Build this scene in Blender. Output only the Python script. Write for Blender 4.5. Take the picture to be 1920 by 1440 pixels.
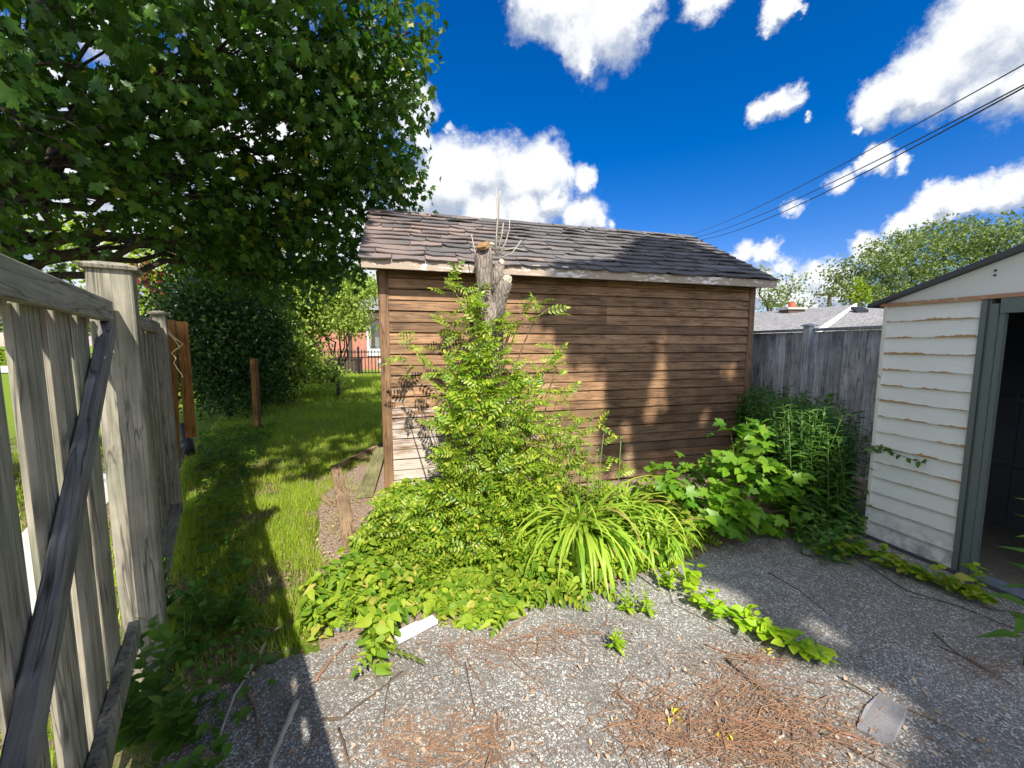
import bpy, bmesh, math, random
import numpy as np
from mathutils import Vector, Matrix
random.seed(7); RNG = np.random.default_rng(11)
sc = bpy.context.scene
for o in list(bpy.data.objects): bpy.data.objects.remove(o)
COL = sc.collection
R = math.radians

# ------------------------------------------------------------------ camera, sky, sun, exposure
F_PX, EYE, PITCH = 745.0, 1.6, math.atan(74 / 745.0)
cam_d = bpy.data.cameras.new("camera"); cam = bpy.data.objects.new("camera", cam_d); COL.objects.link(cam)
cam.location = (0, 0, EYE); cam.rotation_euler = (math.pi / 2 - PITCH, 0, 0)
cam_d.sensor_width = 36; cam_d.lens = 36 * F_PX / 1920; cam_d.clip_start = 0.05; cam_d.clip_end = 3000
sc.camera = cam
SUN = Vector((0.284, -0.959, 1.0)).normalized()          # towards the sun
sun_d = bpy.data.lights.new("sun", 'SUN'); sun = bpy.data.objects.new("sun", sun_d); COL.objects.link(sun)
sun_d.energy = 4.3; sun_d.angle = R(0.55); sun_d.color = (1.0, 0.955, 0.88)
sun.rotation_euler = SUN.to_track_quat('Z', 'Y').to_euler(); sun.location = (3, -6, 12)
sc.view_settings.view_transform = 'Standard'; sc.view_settings.look = 'None'
sc.view_settings.gamma = 1; sc.view_settings.exposure = 0.85
sc.cycles.max_bounces = 8; sc.cycles.transparent_max_bounces = 8
sc.cycles.diffuse_bounces = 4; sc.cycles.use_denoising = True

# pixel of the photograph -> ray / ground point / point on a vertical plane (a survey of the place from the photograph)
def ray(px, py):
    a = (px - 960) / F_PX; b = -(py - 720) / F_PX
    return Vector((a, math.cos(PITCH) + b * math.sin(PITCH), -math.sin(PITCH) + b * math.cos(PITCH)))
def G(px, py, z=0.0):
    d = ray(px, py); t = (z - EYE) / d.z
    return Vector((d.x * t, d.y * t, z))
def D(px, py, y):                                         # the point at depth y
    d = ray(px, py); t = y / d.y
    return Vector((d.x * t, y, EYE + d.z * t))
def project(v):
    dy, dz = v[1], v[2] - EYE
    f = dy * math.cos(PITCH) - dz * math.sin(PITCH); u = dy * math.sin(PITCH) + dz * math.cos(PITCH)
    if f < 0.05: return None
    return 960 + F_PX * v[0] / f, 720 - F_PX * u / f

def build_world():
    w = bpy.data.worlds.new("World"); sc.world = w; w.use_nodes = True
    nt = w.node_tree; N = nt.nodes; L = nt.links; N.clear()
    out = N.new('ShaderNodeOutputWorld'); bg = N.new('ShaderNodeBackground'); L.new(bg.outputs[0], out.inputs[0])
    sky = N.new('ShaderNodeTexSky'); sky.sky_type = 'NISHITA'; sky.sun_disc = False
    sky.sun_elevation = math.asin(SUN.z); sky.sun_rotation = math.atan2(SUN.x, SUN.y)
    sky.air_density = 1.0; sky.dust_density = 0.2; sky.ozone_density = 2.5
    hs = N.new('ShaderNodeHueSaturation'); hs.inputs['Saturation'].default_value = 1.50; hs.inputs['Value'].default_value = 0.84
    L.new(sky.outputs[0], hs.inputs['Color'])
    tc = N.new('ShaderNodeTexCoord')
    tint = N.new('ShaderNodeMix'); tint.data_type = 'RGBA'; tint.blend_type = 'MULTIPLY'; tint.inputs['Factor'].default_value = 1.0; tint.inputs['B'].default_value = (1.0, .80, 1.08, 1); L.new(hs.outputs[0], tint.inputs['A'])
    # cumulus clouds: soft balls in direction space, broken up by noise
    def vnoise(scale, detail, rough, vec=None):
        n = N.new('ShaderNodeTexNoise'); n.inputs['Scale'].default_value = scale; n.inputs['Detail'].default_value = detail
        n.inputs['Roughness'].default_value = rough; L.new(vec or tc.outputs['Generated'], n.inputs['Vector']); return n
    def math_(op, a, b=None, c=None):
        m = N.new('ShaderNodeMath'); m.operation = op
        for i, v in enumerate((a, b, c)):
            if v is None: continue
            if isinstance(v, (int, float)): m.inputs[i].default_value = v
            else: L.new(v, m.inputs[i])
        return m.outputs[0]
    def cloud_dir(px, py): return ray(px, py).normalized()
    balls = [(1010, 20, 60), (1080, 10, 75), (1090, 55, 60), (1150, 40, 70), (1100, 95, 34), (1190, 10, 40), (1190, 75, 24),
             (1320, 5, 40), (1445, 35, 20), (1460, 10, 30), (1430, 60, 10), (1490, 20, 12),
             (1430, 205, 28), (1465, 185, 32), (1500, 165, 20), (1505, 232, 9),
             (1650, 190, 46), (1700, 160, 60), (1760, 150, 60), (1810, 95, 85), (1900, 60, 110), (1880, 150, 60), (1640, 225, 24), (1700, 215, 24), (1960, 130, 80), (1600, 245, 10),
             (1640, 310, 28), (1690, 308, 16), (1565, 350, 22), (1480, 392, 16), (1610, 318, 16),
             (1680, 415, 28), (1740, 400, 36), (1800, 375, 42), (1870, 372, 46), (1900, 340, 34), (1645, 432, 12), (1760, 360, 30), (1950, 340, 50),
             (1395, 475, 24), (1430, 478, 26), (1455, 486, 16), (1370, 485, 12), (1475, 500, 20), (1420, 540, 40), (1480, 560, 40),
             (1540, 520, 32), (1620, 465, 30), (1580, 545, 50), (1700, 450, 24), (1520, 580, 50),
             (750, 185, 55), (770, 235, 45), (810, 215, 22), (790, 270, 26), (845, 255, 12), (740, 130, 30),
             (770, 360, 60), (840, 350, 70), (900, 330, 55), (960, 330, 60), (1010, 330, 55), (1040, 375, 40), (1095, 340, 26), (990, 400, 60), (1090, 410, 44), (900, 400, 70), (1125, 425, 20), (1060, 330, 20),
             (500, 320, 140), (330, 250, 120), (180, 330, 130), (60, 380, 120), (620, 480, 140), (480, 80, 110), (180, 60, 60), (250, 480, 160), (380, 560, 150), (20, 120, 60),
             (1150, 430, 14), (1860, 545, 40), (650, 250, 60)]
    # warp
    nw = vnoise(9, 9, 0.66); sub = N.new('ShaderNodeVectorMath'); sub.operation = 'SUBTRACT'; sub.inputs[1].default_value = (.5, .5, .5)
    L.new(nw.outputs['Color'], sub.inputs[0]); scl = N.new('ShaderNodeVectorMath'); scl.operation = 'SCALE'; scl.inputs['Scale'].default_value = 0.11
    L.new(sub.outputs[0], scl.inputs[0]); addv = N.new('ShaderNodeVectorMath'); addv.operation = 'ADD'
    L.new(tc.outputs['Generated'], addv.inputs[0]); L.new(scl.outputs[0], addv.inputs[1])
    addu = N.new('ShaderNodeVectorMath'); addu.operation = 'ADD'; L.new(addv.outputs[0], addu.inputs[0]); addu.inputs[1].default_value = (0, 0, 0.035)
    cur = None; cup = None
    for (px, py, r) in balls:
        d = cloud_dir(px, py); k = 1 / (1 + ((px - 960) / F_PX) ** 2 + ((py - 720) / F_PX) ** 2) ** 0.5
        rr = 1.28 * r / F_PX * k
        ds = N.new('ShaderNodeVectorMath'); ds.operation = 'DISTANCE'; L.new(addv.outputs[0], ds.inputs[0]); ds.inputs[1].default_value = d
        v = math_('MULTIPLY_ADD', ds.outputs['Value'], -1 / rr, 1.0)
        if r < 25: v = math_('MULTIPLY', v, 0.7)
        cur = v if cur is None else math_('SMOOTH_MAX', cur, v, 0.15)
        ds2 = N.new('ShaderNodeVectorMath'); ds2.operation = 'DISTANCE'; L.new(addu.outputs[0], ds2.inputs[0]); ds2.inputs[1].default_value = d
        v2 = math_('MULTIPLY_ADD', ds2.outputs['Value'], -1 / rr, 1.0); cup = v2 if cup is None else math_('MAXIMUM', cup, v2)
    # unseen clouds beside and behind the camera, added to fill the shade
    n1 = vnoise(19, 10, 0.64)
    edge = math_('MULTIPLY_ADD', n1.outputs[0], 0.95, -0.475)
    sp = N.new('ShaderNodeSeparateXYZ'); L.new(tc.outputs['Generated'], sp.inputs[0])
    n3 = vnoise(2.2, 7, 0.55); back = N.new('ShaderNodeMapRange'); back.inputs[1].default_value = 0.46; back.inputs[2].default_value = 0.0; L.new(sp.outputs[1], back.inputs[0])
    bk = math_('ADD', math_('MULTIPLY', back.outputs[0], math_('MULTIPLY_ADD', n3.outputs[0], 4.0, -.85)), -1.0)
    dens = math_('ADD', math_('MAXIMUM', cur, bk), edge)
    mr = N.new('ShaderNodeMapRange'); mr.interpolation_type = 'SMOOTHSTEP'; mr.inputs[1].default_value = 0.02; mr.inputs[2].default_value = 0.52
    L.new(dens, mr.inputs[0])
    n2 = vnoise(14, 6, 0.62); sh = math_('ADD', math_('MULTIPLY_ADD', n2.outputs[0], 1.5, -0.62), math_('MULTIPLY_ADD', math_('SUBTRACT', cup, cur), 1.6, 0.26))
    mr2 = N.new('ShaderNodeMapRange'); mr2.interpolation_type = 'SMOOTHSTEP'; mr2.inputs[1].default_value = 0.15; mr2.inputs[2].default_value = 0.85
    L.new(sh, mr2.inputs[0])
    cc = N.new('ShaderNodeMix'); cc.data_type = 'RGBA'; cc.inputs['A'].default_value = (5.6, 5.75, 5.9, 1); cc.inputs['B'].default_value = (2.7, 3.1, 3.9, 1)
    L.new(mr2.outputs[0], cc.inputs['Factor'])
    # the added clouds are brightened towards the sun side for stronger fill
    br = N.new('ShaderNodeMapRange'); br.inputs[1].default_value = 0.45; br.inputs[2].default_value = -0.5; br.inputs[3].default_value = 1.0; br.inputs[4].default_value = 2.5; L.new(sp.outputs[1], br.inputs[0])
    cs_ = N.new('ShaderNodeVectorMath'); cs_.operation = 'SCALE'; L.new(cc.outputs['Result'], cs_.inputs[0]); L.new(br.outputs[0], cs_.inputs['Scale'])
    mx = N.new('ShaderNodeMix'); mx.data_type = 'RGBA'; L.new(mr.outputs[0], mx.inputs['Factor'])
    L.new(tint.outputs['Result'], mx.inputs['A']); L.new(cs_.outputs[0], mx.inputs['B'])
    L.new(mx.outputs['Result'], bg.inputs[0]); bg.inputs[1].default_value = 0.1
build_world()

# ------------------------------------------------------------------ object helpers
def link(o, parent=None):
    COL.objects.link(o)
    if parent: o.parent = parent
    return o
def tag(o, label=None, cat=None, group=None, kind=None):
    if label: o['label'] = label
    if cat: o['category'] = cat
    if group: o['group'] = group
    if kind: o['kind'] = kind
    return o
def thing(name, label, cat, loc=(0, 0, 0), rotz=0, group=None):
    o = bpy.data.objects.new(name, None); link(o); o.location = loc; o.rotation_euler = (0, 0, rotz)
    o.empty_display_size = 0.1
    return tag(o, label, cat, group)
class MB:
    def __init__(s): s.v = []; s.f = []
    def add(s, vs, fs):
        b = len(s.v); s.v += [tuple(v) for v in vs]; s.f += [tuple(b + i for i in f) for f in fs]; return s
    def box(s, a, b):
        x0, y0, z0 = a; x1, y1, z1 = b
        return s.add([(x0,y0,z0),(x1,y0,z0),(x1,y1,z0),(x0,y1,z0),(x0,y0,z1),(x1,y0,z1),(x1,y1,z1),(x0,y1,z1)],
                     [(0,3,2,1),(4,5,6,7),(0,1,5,4),(1,2,6,5),(2,3,7,6),(3,0,4,7)])
    def bar(s, p, q, w, h, up=(0, 0, 1), ch=0.0):
        # square bar from p to q, w across, h along 'up', edges chamfered by ch
        p = Vector(p); q = Vector(q); d = (q - p).normalized(); up = Vector(up); a = d.cross(up).normalized(); u = a.cross(d).normalized()
        c = ch if ch else min(w, h) * 0.06
        pr = [(-w/2+c,-h/2),(w/2-c,-h/2),(w/2,-h/2+c),(w/2,h/2-c),(w/2-c,h/2),(-w/2+c,h/2),(-w/2,h/2-c),(-w/2,-h/2+c)]
        vs = [p + a*x + u*y for x, y in pr] + [q + a*x + u*y for x, y in pr]
        return s.add(vs, [tuple(range(8))[::-1], tuple(range(8, 16))] + [(i, (i+1) % 8, 8+(i+1) % 8, 8+i) for i in range(8)])
    def prism(s, prof, a, b, axis='x'):
        # prof: list of (y,z) extruded along x from a to b
        n = len(prof); vs = [(a, y, z) for y, z in prof] + [(b, y, z) for y, z in prof]
        return s.add(vs, [tuple(range(n)), tuple(range(2*n-1, n-1, -1))] + [(i, n+i, n+(i+1) % n, (i+1) % n) for i in range(n)])
    def tube(s, pts, rad, n=6, rough=0.0):
        pts = [Vector(p) for p in pts]; m = len(pts); vs = []; prev = None
        for i, p in enumerate(pts):
            t = (pts[min(i+1, m-1)] - pts[max(i-1, 0)]).normalized()
            if prev is None:
                a = t.cross(Vector((0, 0, 1))); a = a if a.length > 0.05 else t.cross(Vector((1, 0, 0)))
            else: a = prev - t * prev.dot(t)
            a.normalize(); prev = a; b = t.cross(a); r = rad[i] if isinstance(rad, (list, tuple)) else rad
            for k in range(n):
                w = 2*math.pi*k/n; q = r * (1 + rough * (random.random() - .5)); vs.append(p + a*(q*math.cos(w)) + b*(q*math.sin(w)))
        fs = [tuple(range(n))[::-1], tuple(range((m-1)*n, m*n))]
        for i in range(m-1):
            for k in range(n): fs.append((i*n+k, i*n+(k+1) % n, (i+1)*n+(k+1) % n, (i+1)*n+k))
        return s.add(vs, fs)
    def build(s, name, mat, parent=None, smooth=False):
        me = bpy.data.meshes.new(name); me.from_pydata(s.v, [], s.f); me.validate(); me.update()
        if smooth:
            for p in me.polygons: p.use_smooth = True
        if mat: me.materials.append(mat)
        return link(bpy.data.objects.new(name, me), parent)

def mesh_np(name, V, Fs, mat, parent=None, smooth=False):
    """V (n,3); Fs (m,k) same-size faces"""
    me = bpy.data.meshes.new(name); k = Fs.shape[1]
    me.vertices.add(len(V)); me.vertices.foreach_set('co', V.astype(np.float32).ravel())
    me.loops.add(Fs.size); me.loops.foreach_set('vertex_index', Fs.astype(np.int32).ravel())
    me.polygons.add(len(Fs)); me.polygons.foreach_set('loop_start', np.arange(0, Fs.size, k, dtype=np.int32))
    me.polygons.foreach_set('loop_total', np.full(len(Fs), k, dtype=np.int32))
    if smooth: me.polygons.foreach_set('use_smooth', np.ones(len(Fs), dtype=bool))
    me.update(calc_edges=True); me.materials.append(mat)
    return link(bpy.data.objects.new(name, me), parent)

# ------------------------------------------------------------------ leaves
def leaf_fan(outline, bend=0.15, fold=0.12):
    """outline: points (x across, y along), leaf base at 0,0; a triangle fan with droop and fold -> verts, tris"""
    pts = [(0, 0.35)] + outline
    V = np.array([(x, y, -bend*y*y + fold*abs(x)) for x, y in pts]); n = len(outline)
    return V, np.array([(0, 1+i, 1+(i+1) % n) for i in range(n)])
MAPLE = [(0,0),(.14,-.03),(.34,-.12),(.30,.05),(.52,.10),(.40,.24),(.60,.42),(.56,.56),(.34,.52),(.20,.50),(.26,.74),(.15,.78),(0,1.02)]
MAPLE = MAPLE + [(-x, y) for x, y in MAPLE[-2:0:-1]]
OVATE = [(0,0),(.22,.10),(.33,.32),(.26,.60),(.12,.84),(0,1)]; OVATE = OVATE + [(-x, y) for x, y in OVATE[-2:0:-1]]
def t_lance(w=0.16, bend=0.35):
    V = np.array([(0,0,0),(w*.8,.3,.02),(w,.5,0),(0,1,-bend),(-w,.5,0),(-w*.8,.3,.02),(0,.45,-.04)]); V[:, 2] -= bend*V[:, 1]**2*.6
    return V, np.array([(6,0,1),(6,1,2),(6,2,3),(6,3,4),(6,4,5),(6,5,0)])
def t_pinnate(nl=5, lw=0.08, ll=0.34, droop=0.3):
    V = []; T = []
    def leaflet(b, d, L, w):
        d = Vector(d).normalized(); s = d.cross(Vector((0, 0, 1))).normalized(); b = Vector(b); k = len(V)
        for p in (b, b+d*L*.3+s*w+Vector((0,0,.02)), b+d*L*.72+s*w*.8, b+d*L+Vector((0,0,-.05)), b+d*L*.72-s*w*.8, b+d*L*.3-s*w+Vector((0,0,.02)), b+d*L*.5+Vector((0,0,-.018))): V.append(tuple(p))
        for i in range(6): T.append((k+6, k+i, k+(i+1) % 6))
    for i in range(nl):
        y = .16 + .74*i/(nl-1); z = -droop*y*y; f = 1 - .35*abs(i/(nl-1)-.45)*2
        for sgn in (-1, 1): leaflet((0, y, z), (sgn, .45, -.12), ll*f, lw*f)
    leaflet((0, .95, -droop*.9), (0, 1, -.4), ll*.8, lw)
    k = len(V)
    for y in (0, .5, 1): V.append((-.006, y, -droop*y*y)); V.append((.006, y, -droop*y*y+.004))
    T += [(k,k+1,k+3),(k,k+3,k+2),(k+2,k+3,k+5),(k+2,k+5,k+4)]
    return np.array(V), np.array(T)
def t_blade():
    return np.array([(-.5,0,0),(.5,0,0),(-.35,.55,.0),(.35,.55,.0),(0,1,0)], float), np.array([(0,1,3),(0,3,2),(2,3,4)])

def frames(Dv, Nv):
    """per leaf rotation: columns x = across, y = axis D, z = normal"""
    Dv = Dv / np.linalg.norm(Dv, axis=1, keepdims=True)
    X = np.cross(Dv, Nv); X /= np.maximum(np.linalg.norm(X, axis=1, keepdims=True), 1e-6)
    Z = np.cross(X, Dv); return np.stack([X, Dv, Z], axis=2)
def scatter(tmpl, P, Rm, S):
    V, T = tmpl; n = len(P)
    S = np.asarray(S, float)
    if S.ndim == 1: S = np.repeat(S[:, None], 3, 1)
    W = np.einsum('nij,nkj->nki', Rm, V[None] * S[:, None, :]) + P[:, None, :]
    Fs = (T[None] + (np.arange(n) * len(V))[:, None, None]).reshape(-1, 3)
    return W.reshape(-1, 3), Fs
def cat(parts):
    Vs = []; Fs = []; b = 0
    for V, F in parts: Vs.append(V); Fs.append(F + b); b += len(V)
    return np.concatenate(Vs), np.concatenate(Fs)
def unit(n): v = RNG.normal(size=(n, 3)); return v / np.linalg.norm(v, axis=1, keepdims=True)
def rand_leaf_dirs(n, out=None, droop=0.5, flat=0.8, spread=1.0):
    Dv = unit(n) * spread; Dv[:, 2] -= droop
    if out is not None: Dv += out
    Nv = unit(n) * (1 - flat) * 1.6; Nv[:, 2] += flat
    return Dv, Nv
def blob_points(blobs, per_area, clump=12, csize=0.16, surf=0.55):
    """blobs: (centre, (rx,ry,rz)); leaves come in twig-sized clumps, more of them near the surface"""
    out = []; cents = []
    for c, r in blobs:
        r = np.array(r if hasattr(r, '__len__') else (r, r, r), float)
        area = 4*math.pi*((r[0]*r[1])**1.6/3+(r[0]*r[2])**1.6/3+(r[1]*r[2])**1.6/3)**(1/1.6)
        k = max(3, int(area*per_area/clump))
        d = unit(k); rad = np.where(RNG.random(k) < surf, RNG.uniform(.82, 1.05, k), RNG.random(k)**(1/3))
        cc = np.array(c) + d*r*rad[:, None]
        cents.append(cc)
        m = np.repeat(cc, clump, 0) + RNG.normal(size=(k*clump, 3))*csize*np.array((1, 1, .65)); out.append(m)
    return np.concatenate(out), np.concatenate(cents)

# ------------------------------------------------------------------ materials
class NT:
    def __init__(s, name):
        s.m = bpy.data.materials.new(name); s.m.use_nodes = True; s.t = s.m.node_tree; s.t.nodes.clear()
        s.out = s.n('ShaderNodeOutputMaterial'); s.tc = s.n('ShaderNodeTexCoord')
    def n(s, ty, **kw):
        x = s.t.nodes.new(ty)
        for k, v in kw.items(): setattr(x, k, v)
        return x
    def l(s, a, b): s.t.links.new(a, b)
    def map(s, scale, rot=(0, 0, 0), loc=(0, 0, 0)):
        m = s.n('ShaderNodeMapping'); m.inputs['Scale'].default_value = scale; m.inputs['Rotation'].default_value = rot; m.inputs['Location'].default_value = loc
        s.l(s.tc.outputs['Object'], m.inputs[0]); return m.outputs[0]
    def noise(s, vec, scale, detail=4, rough=.55, dist=0):
        n = s.n('ShaderNodeTexNoise'); n.inputs['Scale'].default_value = scale; n.inputs['Detail'].default_value = detail
        n.inputs['Roughness'].default_value = rough; n.inputs['Distortion'].default_value = dist; s.l(vec, n.inputs['Vector']); return n.outputs['Fac']
    def vor(s, vec, scale, feat='F1', rnd=1):
        n = s.n('ShaderNodeTexVoronoi', feature=feat); n.inputs['Scale'].default_value = scale; n.inputs['Randomness'].default_value = rnd; s.l(vec, n.inputs['Vector']); return n
    def ramp(s, fac, stops):
        r = s.n('ShaderNodeValToRGB'); e = r.color_ramp.elements
        while len(e) < len(stops): e.new(.5)
        for x, (p, c) in zip(e, stops): x.position = p; x.color = (c if hasattr(c, '__len__') else (c, c, c)) + ((1,) if hasattr(c, '__len__') else (1,)) if hasattr(c, '__len__') else (c, c, c, 1)
        s.l(fac, r.inputs[0]); return r.outputs[0]
    def mix(s, f, a, b, mode='MIX'):
        m = s.n('ShaderNodeMix', data_type='RGBA', blend_type=mode)
        for k, v in (('Factor', f), ('A', a), ('B', b)):
            if isinstance(v, (int, float)) and k == 'Factor': m.inputs[k].default_value = v
            elif isinstance(v, tuple): m.inputs[k].default_value = v + (1,) if len(v) == 3 else v
            else: s.l(v, m.inputs[k])
        return m.outputs['Result']
    def math(s, op, a, b=None, c=None):
        m = s.n('ShaderNodeMath', operation=op)
        for i, v in enumerate((a, b, c)):
            if v is None: continue
            if isinstance(v, (int, float)): m.inputs[i].default_value = v
            else: s.l(v, m.inputs[i])
        return m.outputs[0]
    def island(s): return s.math('FRACT', s.math('MULTIPLY_ADD', s.n('ShaderNodeObjectInfo').outputs['Random'], 7.31, s.n('ShaderNodeNewGeometry').outputs['Random Per Island']))
    def bump(s, h, strength=.5, dist=.01):
        b = s.n('ShaderNodeBump'); b.inputs['Strength'].default_value = strength; b.inputs['Distance'].default_value = dist; s.l(h, b.inputs['Height']); return b.outputs[0]
    def pbr(s, col, rough=.8, metal=0, normal=None, spec=.3):
        p = s.n('ShaderNodeBsdfPrincipled')
        if isinstance(col, tuple): p.inputs['Base Color'].default_value = col + (1,)
        else: s.l(col, p.inputs['Base Color'])
        if isinstance(rough, (int, float)): p.inputs['Roughness'].default_value = rough
        else: s.l(rough, p.inputs['Roughness'])
        p.inputs['Metallic'].default_value = metal; p.inputs['Specular IOR Level'].default_value = spec
        if normal: s.l(normal, p.inputs['Normal'])
        return p.outputs[0]
    def done(s, sh): s.l(sh, s.out.inputs[0]); return s.m

def plain(name, col, rough=.7, metal=0, var=.25, scale=8):
    t = NT(name); f = t.noise(t.map((1, 1, 1)), scale, 5, .6)
    c = t.mix(f, tuple(x*(1-var) for x in col), tuple(min(1, x*(1+var)) for x in col))
    return t.done(t.pbr(c, rough, metal, t.bump(f, .15)))
def wood(name, light, dark, axis='z', var=.35, rough=.8, stain=None, knots=True, green=None, rz=0):
    t = NT(name); st = {'x': (2.2, 42, 42), 'y': (42, 2.2, 42), 'z': (42, 42, 2.2)}[axis]; kn = {'x': (3, 11, 11), 'y': (11, 3, 11), 'z': (11, 11, 3)}[axis]
    isl = t.island(); off = t.n('ShaderNodeVectorMath', operation='ADD'); t.l(t.map((1, 1, 1), (0, 0, rz)), off.inputs[0])
    cx = t.n('ShaderNodeCombineXYZ'); m5 = t.math('MULTIPLY', isl, 37.0)
    for i in range(3): t.l(m5, cx.inputs[i])
    t.l(cx.outputs[0], off.inputs[1])
    mp = t.n('ShaderNodeMapping'); mp.inputs['Scale'].default_value = st; t.l(off.outputs[0], mp.inputs[0])
    g = t.noise(mp.outputs[0], 1.0, 7, .62, 1.2)
    col = t.ramp(g, [(.28, dark), (.5, tuple((a+b)/2 for a, b in zip(light, dark))), (.72, light)])
    mc = t.n('ShaderNodeMapping'); mc.inputs['Scale'].default_value = tuple(q*.55 for q in st); t.l(off.outputs[0], mc.inputs[0])
    ck = t.noise(mc.outputs[0], 1.0, 3, .5, .7); col = t.mix(1.0, col, t.ramp(ck, [(.470, 1.0), (.492, .38), (.500, .38), (.525, 1.0)]), 'MULTIPLY')
    big = t.noise(off.outputs[0], 3.0, 4, .6)
    col = t.mix(1.0, col, t.ramp(big, [(.3, .58), (.7, 1.25)]), 'MULTIPLY')
    col = t.mix(1.0, col, t.ramp(isl, [(0, 1-var), (1, 1+var)]), 'MULTIPLY')
    if knots:
        mk = t.n('ShaderNodeMapping'); mk.inputs['Scale'].default_value = kn; t.l(off.outputs[0], mk.inputs[0])
        v = t.vor(mk.outputs[0], .55); k = t.ramp(v.outputs['Distance'], [(.03, .25), (.12, .8), (.17, 1.0)])
        col = t.mix(.85, col, k, 'MULTIPLY')
    if stain: col = stain(t, col)
    if green:
        gn = t.noise(t.map((1, 1, 1)), 2.3, 4, .6); col = t.mix(t.ramp(gn, [(.45, 0.), (.75, .6)]), col, green)
    return t.done(t.pbr(col, rough, 0, t.bump(g, .55, .004), .25))
def leafmat(name, a, b, trans=.35, rough=.42, spec=.35, tint=None):
    t = NT(name); i = t.island(); c = t.mix(i, a, b)
    big = t.noise(t.map((1, 1, 1)), 1.7, 3, .6); c = t.mix(1.0, c, t.ramp(big, [(.3, .75), (.7, 1.2)]), 'MULTIPLY')
    if tint: c = t.mix(t.math('GREATER_THAN', i, 1-tint[0]), c, tint[1])
    p = t.pbr(c, rough, 0, None, spec); tr = t.n('ShaderNodeBsdfTranslucent')
    cc = t.mix(1.0, c, (1.25, 1.35, .5), 'MULTIPLY'); t.l(cc, tr.inputs[0])
    m = t.n('ShaderNodeMixShader'); m.inputs[0].default_value = trans; t.l(p, m.inputs[1]); t.l(tr.outputs[0], m.inputs[2])
    return t.done(m.outputs[0])

M = {}
M['maple'] = leafmat('maple_leaves', (.032, .095, .012), (.10, .21, .026), .38, .42, .35, (.03, (.25, .30, .03)))
M['rowan'] = leafmat('rowan_leaves', (.10, .23, .015), (.42, .50, .045), .38, .36, .42, (.04, (.50, .48, .06)))
M['cover'] = leafmat('ground_cover_leaves', (.10, .22, .015), (.38, .47, .04), .36, .52, .22, (.05, (.45, .42, .08)))
M['bright'] = leafmat('young_leaves', (.28, .48, .02), (.42, .55, .03), .35, .45, .35)
M['sapling'] = leafmat('sapling_leaves', (.09, .24, .015), (.22, .38, .025), .38, .42, .35)
M['weed'] = leafmat('weed_leaves', (.06, .15, .03), (.13, .26, .045), .35, .45, .3)
M['shade'] = leafmat('nettle_leaves', (.06, .15, .02), (.13, .26, .03), .3, .45, .3)
M['strap'] = leafmat('strap_leaves', (.22, .40, .03), (.46, .56, .07), .35, .40, .35, (.05, (.42, .30, .12)))
M['grass'] = leafmat('grass_blades', (.21, .35, .018), (.48, .56, .05), .35, .5, .3, (.12, (.42, .34, .14)))
M['conifer'] = leafmat('evergreen_leaves', (.030, .072, .018), (.075, .15, .03), .2, .5, .25)
M['lime'] = leafmat('lime_leaves', (.16, .26, .015), (.34, .42, .03), .35, .45, .3)
M['olive'] = leafmat('shrub_leaves', (.22, .34, .05), (.42, .50, .10), .3, .45, .3)
M['red'] = leafmat('red_leaves', (.14, .015, .02), (.28, .05, .04), .3, .45, .3)
M['far'] = leafmat('far_leaves', (.12, .17, .05), (.22, .27, .09), .3, .5, .3)
M['pale'] = leafmat('pale_far_leaves', (.20, .26, .09), (.32, .36, .16), .3, .5, .3)

def bark(name, a, b, s=14):
    t = NT(name); n = t.noise(t.map((1, 1, .25)), s, 8, .7, .6); v = t.vor(t.map((1, 1, .22)), s*1.6, 'DISTANCE_TO_EDGE')
    c = t.mix(n, a, b); c = t.mix(1.0, c, t.ramp(v.outputs['Distance'], [(0, .45), (.12, 1.0)]), 'MULTIPLY')
    return t.done(t.pbr(c, .9, 0, t.bump(t.math('ADD', n, t.math('MULTIPLY', v.outputs['Distance'], 1.2)), .9, .02)))
M['bark'] = bark('maple_bark', (.05, .04, .03), (.13, .11, .085))
M['stump_bark'] = bark('stump_bark', (.13, .10, .08), (.44, .37, .30), 26)
M['cut'] = wood('cut_wood', (.50, .30, .13), (.22, .12, .05), 'x', .1, .8, knots=False)
M['cutpale'] = wood('weathered_cut_wood', (.66, .60, .44), (.26, .22, .15), 'x', .1, .8, knots=False)
M['twig'] = plain('twig_bark', (.20, .14, .09), .85, 0, .4, 20)
M['twigpale'] = plain('pale_twig_bark', (.42, .38, .30), .85, 0, .35, 30)
M['twigdark'] = plain('dark_twig_bark', (.11, .08, .06), .85, 0, .4, 20)
M['twigred'] = plain('red_twig_bark', (.28, .15, .09), .85, 0, .35, 20)
M['stem'] = plain('green_stem', (.14, .22, .05), .6, 0, .3, 10)

def shed_stain(t, col):
    # paint worn off near the lower left corner of the wall
    sp = t.n('ShaderNodeSeparateXYZ'); t.l(t.tc.outputs['Object'], sp.inputs[0])
    a = t.math('MULTIPLY_ADD', sp.outputs[0], -1.0, 1.75); b = t.math('MULTIPLY_ADD', sp.outputs[2], -1.25, 1.62)
    mm = t.math('MULTIPLY_ADD', t.math('MINIMUM', a, b), 0.62, t.math('MULTIPLY_ADD', t.noise(t.map((2.2, 7, 16)), 1.6, 7, .7), 2.6, -1.36))
    col = t.mix(t.ramp(mm, [(.12, 0.), (.62, .85)]), col, (.60, .53, .47))
    g = t.noise(t.map((1, 1, 5)), 1.2, 4, .6); low = t.math('MULTIPLY_ADD', sp.outputs[2], -1.0, .95)
    return t.mix(t.math('MULTIPLY', t.ramp(low, [(0, 0.), (.8, .45)]), t.ramp(g, [(.4, 0.), (.6, 1.)])), col, (.30, .25, .17))
M['shedwood'] = wood('stained_shed_boards', (.41, .235, .118), (.145, .078, .038), 'x', .34, .62, shed_stain)
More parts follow.
